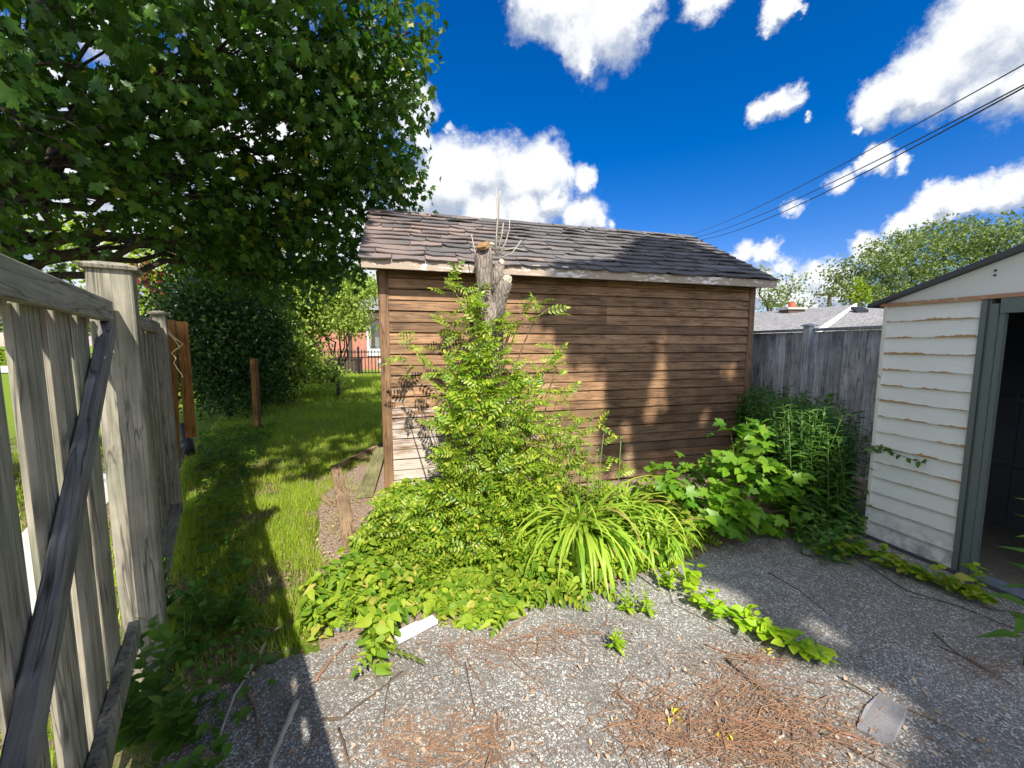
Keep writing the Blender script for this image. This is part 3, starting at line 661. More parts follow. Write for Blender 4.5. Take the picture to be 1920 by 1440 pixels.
# ------------------------------------------------------------------ left fence, gate, post
def build_left_fence():
    # things here use world coordinates through fw(run, offset, height)
    def vboard(m, t0, t1, n, z0, z1, th=.018, lean=0.0, ntop=None):
        nt = n if ntop is None else ntop
        m.bar(fw((t0+t1)/2, n, z0), fw((t0+t1)/2+lean, nt, z1), th, abs(t1-t0), tuple(FT), .003)
    base = Vector((0, 0, 0))
    gate = thing('garden_gate', 'weathered grey gate of vertical boards with a diagonal brace beside the capped post', 'gate', base)
    # top and bottom rails, brace
    MB().bar(fw(-3, -.352, 1.742), fw(2.415, -.352, 1.742), .038, .088, (0, 0, 1), .004).build('top_rail', M['weather_x'], gate)
    MB().bar(fw(-3, -.446, 1.742), fw(2.37, -.446, 1.742), .038, .088, (0, 0, 1), .004).build('sun_block_rail', M['weather_x'], gate)  # unseen rail outside the pickets, added to stop sun leaking past their tops
    MB().bar(fw(-3, -.352, .335), fw(2.33, -.352, .335), .038, .088, (0, 0, 1), .004).build('bottom_rail', M['weather'], gate)
    A, B = fw(2.40, -.350, 1.68), fw(.60, -.350, .40); Lb = (A-B).length
    bo = MB().bar((0, 0, 0), (0, 0, Lb), .038, .082, (0, 1, 0), .004).build('diagonal_brace', M['brace'], gate)
    zax = (A-B).normalized(); xax = FN.copy(); yax = zax.cross(xax).normalized(); bo.matrix_local = Matrix(((xax.x, yax.x, zax.x, B.x), (xax.y, yax.y, zax.y, B.y), (xax.z, yax.z, zax.z, B.z), (0, 0, 0, 1)))
    t = -3.0; k = 0; w = .138
    while t < 2.31:
        inner = k % 2 == 0; n = -.383 if inner else -.417
        m = MB(); ln = random.uniform(-.005, .005)
        vboard(m, t, t+w, n, .10+random.uniform(-.01, .01), 1.765, .018, ln); m.build('picket', M['weather'], gate)
        t += w-.054 if inner else w+random.uniform(.022, .058); k += 1
    # big square post with cap, second post, panel beyond
    def post(t0, n0, w, zt, cap, name, label, mat='weather'):
        p = thing(name, label, 'fence post', fw(t0, n0, 0), FANG - math.pi/2)
        m = MB(); m.bar((0, 0, -.05), (0, 0, zt), w, w, (0, 1, 0), .006); m.build('post_shaft', M[mat], p)
        c = cap/2; m = MB()
        m.add([(-c,-c,zt+.001),(c,-c,zt+.001),(c,c,zt+.001),(-c,c,zt+.001),(-c-.006,-c-.006,zt+.014),(c+.006,-c-.006,zt+.014),(c+.006,c+.006,zt+.014),(-c-.006,c+.006,zt+.014),
               (-c*.5,-c*.5,zt+.034),(c*.5,-c*.5,zt+.034),(c*.5,c*.5,zt+.034),(-c*.5,c*.5,zt+.034)],
              [(3,2,1,0),(0,1,5,4),(1,2,6,5),(2,3,7,6),(3,0,4,7),(4,5,9,8),(5,6,10,9),(6,7,11,10),(7,4,8,11),(8,9,10,11)])
        m.build('post_cap', M['weather'], p)
        return p
    post(2.45+.073, -.341, .146, 1.925, .185, 'fence_post', 'thick square grey fence post with a flat cap at the end of the gate')
    fence = thing('board_fence', 'weathered grey board fence running back from the thick post', 'fence', base)
    MB().bar(fw(2.605, -.372, 1.742), fw(4.62, -.372, 1.742), .038, .09, (0, 0, 1), .004).build('rail', M['weather_x'], fence)
    MB().bar(fw(2.605, -.467, 1.742), fw(4.62, -.467, 1.742), .038, .09, (0, 0, 1), .004).build('rail', M['weather_x'], fence)  # hidden outer rail, added to keep the panel's cast shadow solid
    MB().bar(fw(2.605, -.352, .14), fw(4.62, -.352, .14), .085, .038, (0, 0, 1), .004).build('rail', M['weather_x'], fence)
    m = MB(); vboard(m, 2.602, 2.64, -.30, .05, 1.86, .05); m.build('filler_strip', M['weather'], fence)
    t = 2.66; k = 0
    while t < 4.58:
        m = MB(); inner = k % 2 == 0; vboard(m, t, t+.138, -.402 if inner else -.436, .12, 1.768, .018, random.uniform(-.004, .004)); m.build('picket', M['weather'], fence)
        t += .082 if inner else .150; k += 1
    post(4.70, -.36, .09, 1.86, .14, 'fence_post', 'thinner far fence post with a small cap, next to the orange boards')
    fb = thing('cedar_fence', 'newer orange brown fence section of upright boards, tied with twine', 'fence', base)
    MB().bar(fw(4.75, -.40, 1.66), fw(6.9, -.40, 1.62), .038, .085, (0, 0, 1), .004).build('rail', M['brace'], fb)
    MB().bar(fw(4.75, -.40, .25), fw(6.9, -.40, .22), .038, .085, (0, 0, 1), .004).build('rail', M['weather_x'], fb)
    def cboard(top, bot, y, w, th, parent, name='fence_board'):
        m = MB(); m.bar(D(bot[0], bot[1], y), D(top[0], top[1], y+.02), th, w, tuple(FN), .003); return m.build(name, M['cedar'], parent)
    cboard((296, 592), (316, 908), 3.78, .10, .022, fb); cboard((321, 600), (330, 862), 4.25, .075, .022, fb)
    for k in range(9): m = MB(); vboard(m, 5.3+k*.15, 5.44+k*.15, -.43, .08, 1.76, .02, 0); m.build('fence_board', M['cedar'], fb)
    tag(cboard((341, 603), (358, 820), 4.6, .105, .022, None, 'loose_board'), 'orange brown board leaning out from the cedar fence', 'board')
    # twine
    m = MB(); pts = []
    A = D(302, 600, fw(4.7, -.25, 0).y); 
    tw = [(308, 612), (315, 618), (322, 628), (330, 636), (338, 641), (343, 645), (338, 650), (330, 655), (322, 662), (330, 672), (326, 680), (333, 692), (341, 702), (342, 708)]
    m.tube([D(x, y, fw(5.1, -.25, 0).y) for x, y in tw], .0045, 5)
    tw = [(308, 612), (316, 625), (324, 633), (333, 645), (336, 650)]
    m.tube([D(x, y, fw(5.1, -.25, 0).y-.01) for x, y in tw], .0045, 5)
    tag(m.build('twine', M['twine'], None, True), 'pale yellow twine dangling from the orange fence boards', 'twine')
    m = MB(); p = G(352, 855, .0)
    m.tube([p+Vector((.0,0,.0)), p+Vector((.0,0,.24)), p+Vector((.0,0,.25)), p+Vector((-.05,.02,.48))], [.09, .08, .05, .04], 10)
    tag(m.build('drain_pipe', M['blackplastic'], None, True), 'short black plastic pipe at the foot of the orange boards', 'pipe')
    # brown stake in the shrubs
    y = 7.4
    tag(MB().bar(D(483, 800, y), D(476, 672, y), .10, .09, (0, 1, 0), .004).build('wooden_stake', M['cedar']), 'reddish brown wooden stake standing in front of the dark shrubs', 'stake')
build_left_fence()

# ------------------------------------------------------------------ gray fence on the right
def build_gray_fence():
    A = Vector((3.76, 6.2, 0)); org = A
    t = thing('gray_fence', 'tall grey weathered board fence between the two sheds', 'fence', org, TH)
    # local y runs back, towards the camera it is negative; camera side is -x
    y = 2.6; k = 0
    while y > -3.0:
        w = random.uniform(.128, .150); off = 0 if k % 2 else .021
        m = MB(); z1 = 1.765
        m.box((off-.018, y-w, .03), (off, y, z1)); m.build('picket', M['graywood'], t)
        y -= w*.93; k += 1
    MB().bar((.0, 2.6, 1.782), (.0, -3.0, 1.782+.02), .10, .034, (0, 0, 1), .003).build('cap_rail', M['graywood'], t)
    for yy in (-.905, 1.5, -3.05):
        m = MB(); m.bar((-.065, yy, -.05), (-.065, yy, 1.84), .09, .09, (0, 1, 0), .004); p = m.build('post', M['graywood'], t)
        m = MB(); c = .068; zt = 1.841
        m.add([(-.065-c,yy-c,zt),(-.065+c,yy-c,zt),(-.065+c,yy+c,zt),(-.065-c,yy+c,zt),(-.065-c,yy-c,zt+.015),(-.065+c,yy-c,zt+.015),(-.065+c,yy+c,zt+.015),(-.065-c,yy+c,zt+.015),(-.065,yy,zt+.04)],
              [(3,2,1,0),(0,1,5,4),(1,2,6,5),(2,3,7,6),(3,0,4,7),(4,5,8),(5,6,8),(6,7,8),(7,4,8)]); m.build('post_cap', M['graywood'], p)
build_gray_fence()

# ------------------------------------------------------------------ far houses
def build_brick_house():
    Y = 18.5; zb = .35
    def X(px): return ray(px, 620).x / ray(px, 620).y * Y
    def Z(py): return D(700, py, Y).z
    t = thing('brick_house', 'low red brick house with grey hip roof seen past the lawn', 'house', (X(690), Y, zb))
    ox, oz = X(690), zb
    xl, xr = X(560)-ox, X(900)-ox; ez = Z(606)-oz
    wx0, wx1, wz0, wz1 = X(688)-ox, X(742)-ox, Z(667)-oz, Z(607)-oz
    m = MB(); m.box((xl, 0, 0), (wx0, .25, ez)); m.box((wx1, 0, 0), (xr, .25, ez)); m.box((wx0, 0, 0), (wx1, .25, wz0)); m.box((wx0, 0, wz1), (wx1, .25, ez+.001))
    m.box((xl, .26, 0), (xl+.25, 7, ez)); m.box((xr-.25, .26, 0), (xr, 7, ez)); m.build('brick_wall', M['brick'], t)
    f = MB(); f.box((xl-.4, -.42, ez+.01), (xr+.4, -.05, Z(584)-oz)); f.build('eave_band', M['darkbrown'], t)
    e = Z(583)-oz; m = MB()
    m.add([(xl-.5, -.55, e), (xr+.5, -.55, e), (xr+.5, 8, e), (xl-.5, 8, e), (xl+2.6, 3.6, e+1.5), (xr-2.6, 3.6, e+1.5)], [(0, 1, 5, 4), (1, 2, 5), (2, 3, 4, 5), (3, 0, 4), (3, 2, 1, 0)])
    m.build('roof', M['roofgray'], t)
    w = MB(); fr = .09
    w.box((wx0, -.05, wz0), (wx0+fr, .12, wz1)); w.box((wx1-fr, -.05, wz0), (wx1, .12, wz1)); w.box((wx0+fr, -.05, wz1-.09), (wx1-fr, .12, wz1)); w.box((wx0+fr, -.05, wz0), (wx1-fr, .12, wz0+.32)); w.box(((wx0+wx1)/2-.03, -.04, wz0+.32), ((wx0+wx1)/2+.03, .12, wz1-.09))
    win = w.build('window', M['white'], t)
    MB().box((wx0+fr, .03, wz0+.32), (wx1-fr, .035, wz1-.09)).build('glass', M['glass'], win)
    MB().box((wx0+.3, .2, wz0+.3), (wx1-fr, .21, wz1-.09)).build('curtain', M['curtain'], win)
    MB().box((wx0, .5, wz0), (wx1, .52, wz1)).build('room_wall', M['inside'], win)
    m = MB(); m.tube([(X(657)-ox, -.1, 0), (X(657)-ox, -.1, ez)], .09, 8); m.build('downspout', M['darkbrown'], t)
    # hanging hook
    p = [D(697, 568, Y-1), D(692, 572, Y-1), D(697, 576, Y-1), D(704, 570, Y-1), D(712, 574, Y-1), D(718, 582, Y-1)]
    m = MB(); m.tube([p[0], p[1], p[2], p[3], p[4], p[5], D(719, 640, Y-1), D(719, 700, Y-1)], .02, 5)
    tag(m.build('plant_hook', M['black'], None, True), 'black curled plant hook in front of the brick house', 'plant hook')
    # iron fence
    Yf = 15.0; xa = D(585, 660, Yf).x; xb = D(790, 660, Yf).x; z0 = .42; z1 = D(700, 656, Yf).z
    f = thing('iron_fence', 'thin black iron fence in front of the brick house', 'fence', (xa, Yf, z0))
    m = MB(); Lx = xb-xa
    m.box((0, -.015, z1-z0-.10), (Lx, .015, z1-z0-.06)); m.box((0, -.015, .10), (Lx, .015, .14)); m.box((0, -.015, z1-z0-.30), (Lx, .015, z1-z0-.27)); m.build('rail', M['black'], f)
    x = 0; k = 0
    while x < Lx:
        m = MB(); r = .012 if k % 14 else .03; m.box((x-r, -.03-r, 0), (x+r, -.03+r, z1-z0+(.0 if k % 14 else .12))); m.build('picket' if k % 14 else 'post', M['black'], f); x += .125; k += 1
    # dark wall-like planter behind the fence
    m = MB(); m.box((D(612, 690, 16.2).x, 16.2, .40), (D(668, 690, 16.2).x, 16.8, 1.0)); m.box((D(612, 690, 16.2).x-.05, 16.15, 1.0), (D(668, 690, 16.2).x+.05, 16.85, 1.06))
    tag(m.build('garden_bench_box', M['darkbrown']), 'dark brown box planter behind the iron fence', 'planter')
    m = MB(); q = D(716, 681, 15.6)
    vs = []; n = 12
    for k in range(7):
        a = math.pi*k/6; 
        for i in range(n): b = 2*math.pi*i/n; vs.append((q.x+.17*math.sin(a)*math.cos(b), q.y+.17*math.sin(a)*math.sin(b), q.z+.2*math.cos(a)))
    m.add(vs, [(k*n+i, k*n+(i+1) % n, (k+1)*n+(i+1) % n, (k+1)*n+i) for k in range(6) for i in range(n)])
    m.tube([(q.x, q.y, .43), (q.x, q.y, q.z-.18)], [.12, .05], 8)
    tag(m.build('garden_lamp', M['plasticwhite'], None, True), 'small white globe garden lamp beside the iron fence', 'lamp')
build_brick_house()

def build_right_house():
    Y = 15.0
    def pt(px, py, y): return D(px, py, y)
    # main house: long low roof, ridge runs across; gable end with a white rake board on its right
    rl = pt(1350, 591, 17.5); rr = pt(1604, 571, 16.6)
    el = pt(1330, 628, 12.6); er = pt(1530, 622, 11.9)
    o = thing('neighbour_house', 'neighbouring bungalow with low grey shingle roof and white rake behind the grey fence', 'house', (er.x, er.y, 0))
    def L(v): return Vector(v) - Vector((er.x, er.y, 0))
    m = MB(); back = Vector((2.5, 6, -1.4))
    m.add([L(el), L(er), L(rr), L(rl), L(rr)+back, L(rl)+back, L(el)-Vector((0,0,.15)), L(er)-Vector((0,0,.15)), L(rr)-Vector((0,0,.15)), L(rl)-Vector((0,0,.15))], [(0, 1, 2, 3), (3, 2, 4, 5), (6, 9, 8, 7), (6, 7, 1, 0), (7, 8, 2, 1)])
    m.build('roof', M['roofgray'], o)
    r = MB(); r.bar(L(er)+Vector((.03, 0, -.02)), L(rr)+Vector((.03, 0, -.02)), .06, .16, (0, 0, 1)); r.build('rake_board', M['white'], o)
    w = MB(); a = L(el)+Vector((.3, .4, 0)); b = L(er)+Vector((-.2, .4, 0)); w.add([(a.x, a.y, 0), (b.x, b.y, 0), (b.x, b.y, b.z-.1), (a.x, a.y, a.z-.1)], [(0, 1, 2, 3)])
    c = L(rr); w.add([(b.x, b.y, 0), (c.x+2, c.y+5, 0), (c.x+2, c.y+5, c.z-1.3), (c.x-.1, c.y, c.z-.25), (b.x, b.y, b.z-.1)], [(0, 1, 2, 3, 4)]); w.build('wall', M['brick'], o)
    c = pt(1484, 585, 16.2); c = L(c); m = MB(); m.box((c.x-.32, c.y-.3, c.z-.45), (c.x+.32, c.y+.3, c.z+.08)); ch = m.build('chimney', M['darkbrown'], o)
    m = MB(); m.box((c.x-.38, c.y-.36, c.z+.081), (c.x+.38, c.y+.36, c.z+.15)); m.build('chimney_cap', M['concrete'], ch)
    m = MB(); m.tube([(c.x, c.y, c.z+.151), (c.x, c.y, c.z+.38)], [.14, .12], 10); m.build('flue', M['red_clay'], ch)
    v = pt(1505, 583, 16.0); v = L(v); m = MB(); m.tube([(v.x, v.y, v.z-.25), (v.x, v.y, v.z+.05)], .05, 8); m.build('vent_pipe', M['blackplastic'], o)
    # second roof to the right
    e1 = pt(1545, 622, 11.6); e2 = pt(1760, 606, 9.6); r1 = pt(1602, 575, 15.5); r2 = pt(1760, 580, 14.0)
    o = thing('neighbour_garage', 'grey shingle roof with a small roof vent beside the white shed top', 'garage', (e2.x, e2.y, 0))
    def L2(v): return Vector(v) - Vector((e2.x, e2.y, 0))
    m = MB(); m.add([L2(e1), L2(e2), L2(r2), L2(r1), L2(r2)+back, L2(r1)+back, L2(e1)-Vector((0,0,.15)), L2(e2)-Vector((0,0,.15))], [(0, 1, 2, 3), (3, 2, 4, 5), (6, 7, 1, 0)]); m.build('roof', M['roofgray'], o)
    a, b = L2(e1)+Vector((.3, .3, 0)), L2(e2)+Vector((-.2, .4, 0)); w = MB(); w.add([(a.x, a.y, 0), (b.x, b.y, 0), (b.x, b.y, b.z-.1), (a.x, a.y, a.z-.1)], [(0, 1, 2, 3)]); w.build('wall', M['brick'], o)
    v = L2(pt(1618, 582, 14.2)); m = MB(); m.add([(v.x-.22, v.y, v.z-.08), (v.x+.16, v.y-.05, v.z-.08), (v.x+.24, v.y+.3, v.z+.07), (v.x-.14, v.y+.35, v.z+.07), (v.x-.22, v.y, v.z+.02), (v.x+.16, v.y-.05, v.z+.02), (v.x+.24, v.y+.3, v.z+.16), (v.x-.14, v.y+.35, v.z+.16)],
             [(3,2,1,0),(4,5,6,7),(0,1,5,4),(1,2,6,5),(2,3,7,6),(3,0,4,7)]); m.build('roof_vent', M['blackplastic'], o)
    # dark gable peak of a further roof showing above the white shed
    p = pt(1823, 497, 12); q1 = pt(1790, 520, 12); q2 = pt(1880, 512, 12)
    m = MB(); m.add([(q1.x, 12, 3.3), (q2.x+.3, 12, 3.3), (p.x, 12, p.z), (q1.x+.1, 12.5, 3.3), (q2.x+.4, 12.5, 3.3), (p.x+.1, 12.5, p.z)], [(0, 1, 2), (3, 5, 4), (0, 2, 5, 3), (1, 4, 5, 2), (0, 3, 4, 1)])
    m.box((q1.x+.2, 12.1, 0), (q2.x, 12.4, 3.31))
    tag(m.build('distant_gable', M['roofmetal']), 'dark gable peak poking above the white shed roof', 'roof')
build_right_house()

def build_power():
    Y = 30; b = D(1551, 640, Y); p = thing('utility_pole', 'wooden utility pole with crossarm above the neighbouring roof', 'utility pole', (b.x, Y, 0))
    top = D(1556, 548, Y); m = MB(); m.tube([(0, 0, 0), (top.x-b.x, 0, top.z)], [.17, .12], 10); m.build('pole', M['twigdark'], p)
    a = D(1527, 553, Y-.2); c = D(1573, 550, Y-.2)
    m = MB(); m.bar((a.x-b.x, -.2, a.z), (c.x-b.x, -.2, c.z), .12, .12); m.build('crossarm', M['twigdark'], p)
    for k in range(3):
        x = a.x-b.x + (c.x-a.x)*(.08+.42*k); m = MB(); m.tube([(x, -.2, a.z+.06), (x, -.2, a.z+.3)], [.06, .04], 8); m.build('insulator', M['darkbrown'], p)
    # three overhead wires running from behind the shed over the yard
    for i, (s, e, s2) in enumerate((((1285, 443), (1920, 121), 0), ((1297, 447), (1920, 159), 0), ((1304, 451), (1920, 164), 0))):
        y0, y1 = 22.0, 5.6
        A = D(s[0], s[1], y0); B = D(e[0], e[1], y1); d = B - A; P0 = A - d*.25; P1 = B + d*.7
        if i == 0: sg = .5
        elif i == 1: sg = .55
        else: sg = .75
        tot = 1.95; pts = []
        for k in range(61):
            u = k/60*tot-.25; s_ = -sg*4*max(-9, u*(1-u)); pts.append(A + d*u + Vector((0, 0, s_*.5)))
        m = MB(); m.tube(pts, .009 + .0015*i, 5)
        tag(m.build('power_line', M['rubber'], None, True), ['uppermost of the three black overhead wires', 'middle one of the three black overhead wires', 'lowest of the three black overhead wires'][i], 'overhead wire', 'overhead wires crossing the sky')
build_power()

# ------------------------------------------------------------------ trees
T_MAPLE = leaf_fan(MAPLE, .25, .12); T_OV = leaf_fan(OVATE, .25, .18); T_LAN = t_lance(); T_PIN = t_pinnate(); T_BL = t_blade()
T_QUAD = (np.array([(-.38, 0, 0), (.38, .1, .05), (.30, .9, -.05), (-.34, .8, .08)]), np.array([(0, 1, 2), (0, 2, 3)]))
def crown(name, blobs, parent, mat, tmpl, size, per_area, clump, csize, droop=.5, flat=.55, keep=None, surf=.55):
    P, C = blob_points(blobs, per_area, clump, csize, surf)
    if keep is not None: P = P[keep(P)]
    n = len(P); Dv, Nv = rand_leaf_dirs(n, None, droop, flat)
    V, Fc = scatter(tmpl, P, frames(Dv, Nv), RNG.uniform(.7, 1.25, n)*size)
    return mesh_np(name, V, Fc, mat, parent), C
def limb(m, a, b, r0, r1, n=7, wob=.08, k=7):
    a = Vector(a); b = Vector(b); L = (b-a).length; pts = [a]
    for i in range(1, n): t = i/n; pts.append(a.lerp(b, t) + Vector((random.uniform(-1, 1), random.uniform(-1, 1), random.uniform(-1, 1)+.6*math.sin(t*3.1)))*wob*L*.5*math.sin(t*math.pi))
    pts.append(b); m.tube(pts, [r0+(r1-r0)*i/n for i in range(n+1)], k)
    return pts

def poly_in(poly, P):
    x = P[:, 0]; y = P[:, 1]; inside = np.zeros(len(P), bool); n = len(poly)
    for i in range(n):
        x1, y1 = poly[i]; x2, y2 = poly[(i+1) % n]
        c = ((y1 > y) != (y2 > y)); xi = (x2-x1)*(y-y1)/((y2-y1) if y2 != y1 else 1e-9)+x1; inside ^= c & (x < xi)
    return inside
def sunproj(P):   # slide points along the sun direction to the ground
    P = np.atleast_2d(P); return np.stack([P[:, 0]-.284*P[:, 2], P[:, 1]+.959*P[:, 2]], 1)
def wallpx(px, py):   # photograph pixel on the shed front
    d = ray(px, py); t = (SH.dot(NN))/(d.dot(NN)); v = d*t; return Vector((v.x, v.y, EYE+v.z))
def roofpx(px, py):
    n = Vector((NN.x*-.885, NN.y*-.885, 1.515)).normalized(); p0 = sw(0, -.215, 2.37); C = Vector((0, 0, EYE)); d = ray(px, py); t = (p0-C).dot(n)/d.dot(n); return C+d*t
def pr2(v): return tuple(sunproj(np.array(v))[0])

def build_maple():
    t = thing('maple_tree', 'big dark maple tree hanging over the fence and lawn at the upper left', 'tree', (-6.2, 4.2, 0))
    O = np.array((-6.2, 4.2, 0))
    B = [  # centre in world, radii
        (D(640, 60, 4.4), (.95, 1.0, .7)), (D(560, 130, 4.2), (.9, .9, .7)), (D(650, 230, 4.9), (.85, .9, .7)), (D(610, 340, 5.3), (1.0, 1., .75)), (D(700, 300, 5.6), (.6, .8, .6)),
        (D(690, 120, 5.0), (.6, .8, .7)), (D(770, 60, 4.6), (.25, .4, .22)), (D(715, 10, 4.4), (.45, .7, .5)), (D(520, 20, 3.9), (.9, .9, .6)), (D(745, 340, 5.8), (.3, .4, .3)), (D(640, 420, 5.8), (.62, .8, .5)), (D(560, 450, 6.0), (.8, .9, .6)),
        (D(480, 250, 4.6), (.8, .9, .5)), (D(470, 380, 5.2), (.9, .9, .55)), (D(330, 110, 3.6), (.9, .8, .45)), (D(180, 60, 3.1), (.9, .7, .4)), (D(60, 120, 2.9), (.7, .7, .3)),
        (D(330, 330, 4.2), (.8, .8, .38)), (D(190, 210, 3.6), (.7, .7, .25)), (D(60, 300, 3.2), (.6, .7, .26)), (D(200, 370, 4.2), (.8, .8, .26)), (D(40, 430, 3.6), (.5, .6, .24)), (D(430, 430, 5.5), (.7, .8, .42)), (D(0, 200, 2.8), (.6, .6, .3)),
        (D(420, 490, 6.6), (.75, .8, .36)), (D(470, 455, 6.2), (.8, .8, .4)), (D(375, 455, 6.0), (.6, .7, .3)), (D(530, 520, 7.0), (.7, .8, .4)), (D(630, 510, 7.2), (.5, .6, .3)),
        # higher storeys, out of the frame, that keep the lower ones dark
        ((-3.9, 3.2, 6.3), (2.2, 1.7, .9)), ((-2.5, 2.4, 6.0), (1.2, 1.2, .7)), ((-5.2, 1.2, 5.6), (1.8, 1.4, .8)), ((-3.2, .9, 5.4), (1.3, 1.1, .7)), ((-4.2, 5.2, 7.2), (2.2, 1.7, 1.0)), ((-6.5, 4.5, 6.5), (2.2, 2.2, 1.4)), ((-2.7, 4.2, 6.9), (1.2, 1.2, .8)),
        ((-6.5, 7.5, 5.5), (2.0, 2.0, 1.4)), ((-4.5, 7.0, 6.5), (1.5, 1.5, 1.2)), ((-4.6, -.6, 5.2), (1.6, 1.2, .7))]
    lit1 = [pr2(wallpx(*q)) for q in ((718, 550), (1048, 575), (1100, 930), (730, 945))]
    lit2 = [pr2(G(*q)) for q in ((500, 1000), (480, 935), (560, 912), (640, 890), (720, 850), (1300, 1060), (1400, 1440), (640, 1440), (520, 1100))]
    lit3 = [pr2(roofpx(*q)) for q in ((680, 500), (690, 395), (1200, 436), (1090, 500))]
    lit4 = [pr2(G(*q)) for q in ((560, 735), (540, 700), (715, 690), (715, 738))]
    lit5 = [pr2(D(x_, y_, 10.6)) for x_, y_ in ((515, 700), (515, 520), (700, 520), (700, 700))]; lit5 = [lit5[0], lit5[3], lit5[2], lit5[1]]
    lit6 = [pr2(D(x_, y_, 12.5)) for x_, y_ in ((100, 600), (420, 600), (420, 440), (100, 440))]
    def keep(P):
        S = sunproj(P); k = ~(poly_in(lit1, S) | poly_in(lit2, S) | poly_in(lit3, S) | poly_in(lit4, S) | poly_in(lit5, S) | poly_in(lit6, S))
        X = 960 + F_PX*P[:, 0]/np.maximum(P[:, 1]*math.cos(PITCH)-(P[:, 2]-EYE)*math.sin(PITCH), .05)
        Yp = 720 - F_PX*(P[:, 1]*math.sin(PITCH)+(P[:, 2]-EYE)*math.cos(PITCH))/np.maximum(P[:, 1]*math.cos(PITCH)-(P[:, 2]-EYE)*math.sin(PITCH), .05)
        for (hx, hy, ha, hb) in holes:
            dx = (X-hx)*.9+(Yp-hy)*.4; dy = (Yp-hy)*.9-(X-hx)*.4; k &= ~((P[:, 1] > .3) & ((dx/ha)**2+(dy/hb)**2 < 1))
        return k & (P[:, 2] > 1.9) & ((P[:, 1] < .3) | (X < 835) | (Yp < -60))
    blobs = [(np.array(c)-O, r) for c, r in B]
    # leaves of the upper storeys that shade the middle of the lawn
    lawn = [pr2(G(*q)) for q in ((330, 930), (300, 800), (400, 745), (720, 742), (716, 845), (640, 885), (470, 915))]
    la = np.array(lawn); q = RNG.uniform(la.min(0), la.max(0), size=(40000, 2)); q = q[poly_in(lawn, q)]
    q = q[~((np.linalg.norm(q-np.array(pr2(G(470, 868))), axis=1) < .22) | (np.linalg.norm(q-np.array(pr2(G(520, 895))), axis=1) < .15))][:3000]
    h = RNG.uniform(5.0, 8.5, len(q)); UP = np.stack([q[:, 0]+.284*h, q[:, 1]-.959*h, h], 1)
    holes = [(175, 105, 38, 24), (120, 210, 30, 13), (110, 300, 36, 26), (40, 268, 26, 9), (190, 268, 26, 12), (290, 200, 34, 10), (300, 130, 22, 9), (190, 380, 30, 12), (130, 460, 40, 14), (230, 470, 30, 12), (420, 80, 18, 8), (480, 165, 16, 8), (530, 235, 14, 12), (20, 330, 20, 10), (560, 140, 10, 6), (440, 330, 16, 8)]
    holes += [(random.uniform(30, 620), random.uniform(50, 420), random.uniform(5, 13), random.uniform(3, 7)) for _ in range(150)]
    cr, C = crown('crown', blobs, t, M['maple'], T_MAPLE, .084, 118, 14, .15, .75, .45, lambda P: keep(P+O) & ((P[:, 2] < 4.9) | (RNG.random(len(P)) < .30)))
    P = UP; f = P[:, 1]*math.cos(PITCH)-(P[:, 2]-EYE)*math.sin(PITCH); X = 960+F_PX*P[:, 0]/np.where(f > .05, f, 1); Y = 720-F_PX*(P[:, 1]*math.sin(PITCH)+(P[:, 2]-EYE)*math.cos(PITCH))/np.where(f > .05, f, 1)
    P = P[(f < .05) | (X < -60) | (Y < -60) | ((X < 640) & (Y < 330))]; P = P[keep(P)]-O; n = len(P)
    V, Fc = scatter(T_MAPLE, P, frames(*rand_leaf_dirs(n, None, .5, .7)), RNG.uniform(.8, 1.2, n)*.17); mesh_np('upper_crown', V, Fc, M['maple'], t)
    m = MB()
    m.tube([(0, 0, -.1), (.02, .0, .6), (.05, .05, 1.4), (.0, .1, 2.4)], [.36, .30, .27, .25], 14, .08)
    for q in ((-.9, .2, 7.5), (1.2, -1.2, 6.2)): limb(m, (0, .1, 2.3), q, .2, .05, 8, .06, 8)
    m.build('trunk', M['bark'], t, True)
    hub = Vector((0, .1, 2.3)); m = MB()
    for (c, r) in blobs:
        c = Vector(c); h = hub + Vector((random.uniform(-.1, .1), random.uniform(-.1, .1), random.uniform(-.2, 1.6)))
        p = limb(m, h, c, random.uniform(.05, .09), .012, 9, .10, 6)
        for _ in range(7):
            a = p[random.randint(4, 9)]; limb(m, a, c + Vector((random.uniform(-1, 1)*r[0], random.uniform(-1, 1)*r[1], random.uniform(-1, 1)*r[2])), .014, .004, 5, .1, 4)
    m.build('branches', M['bark'], t, True)
build_maple()

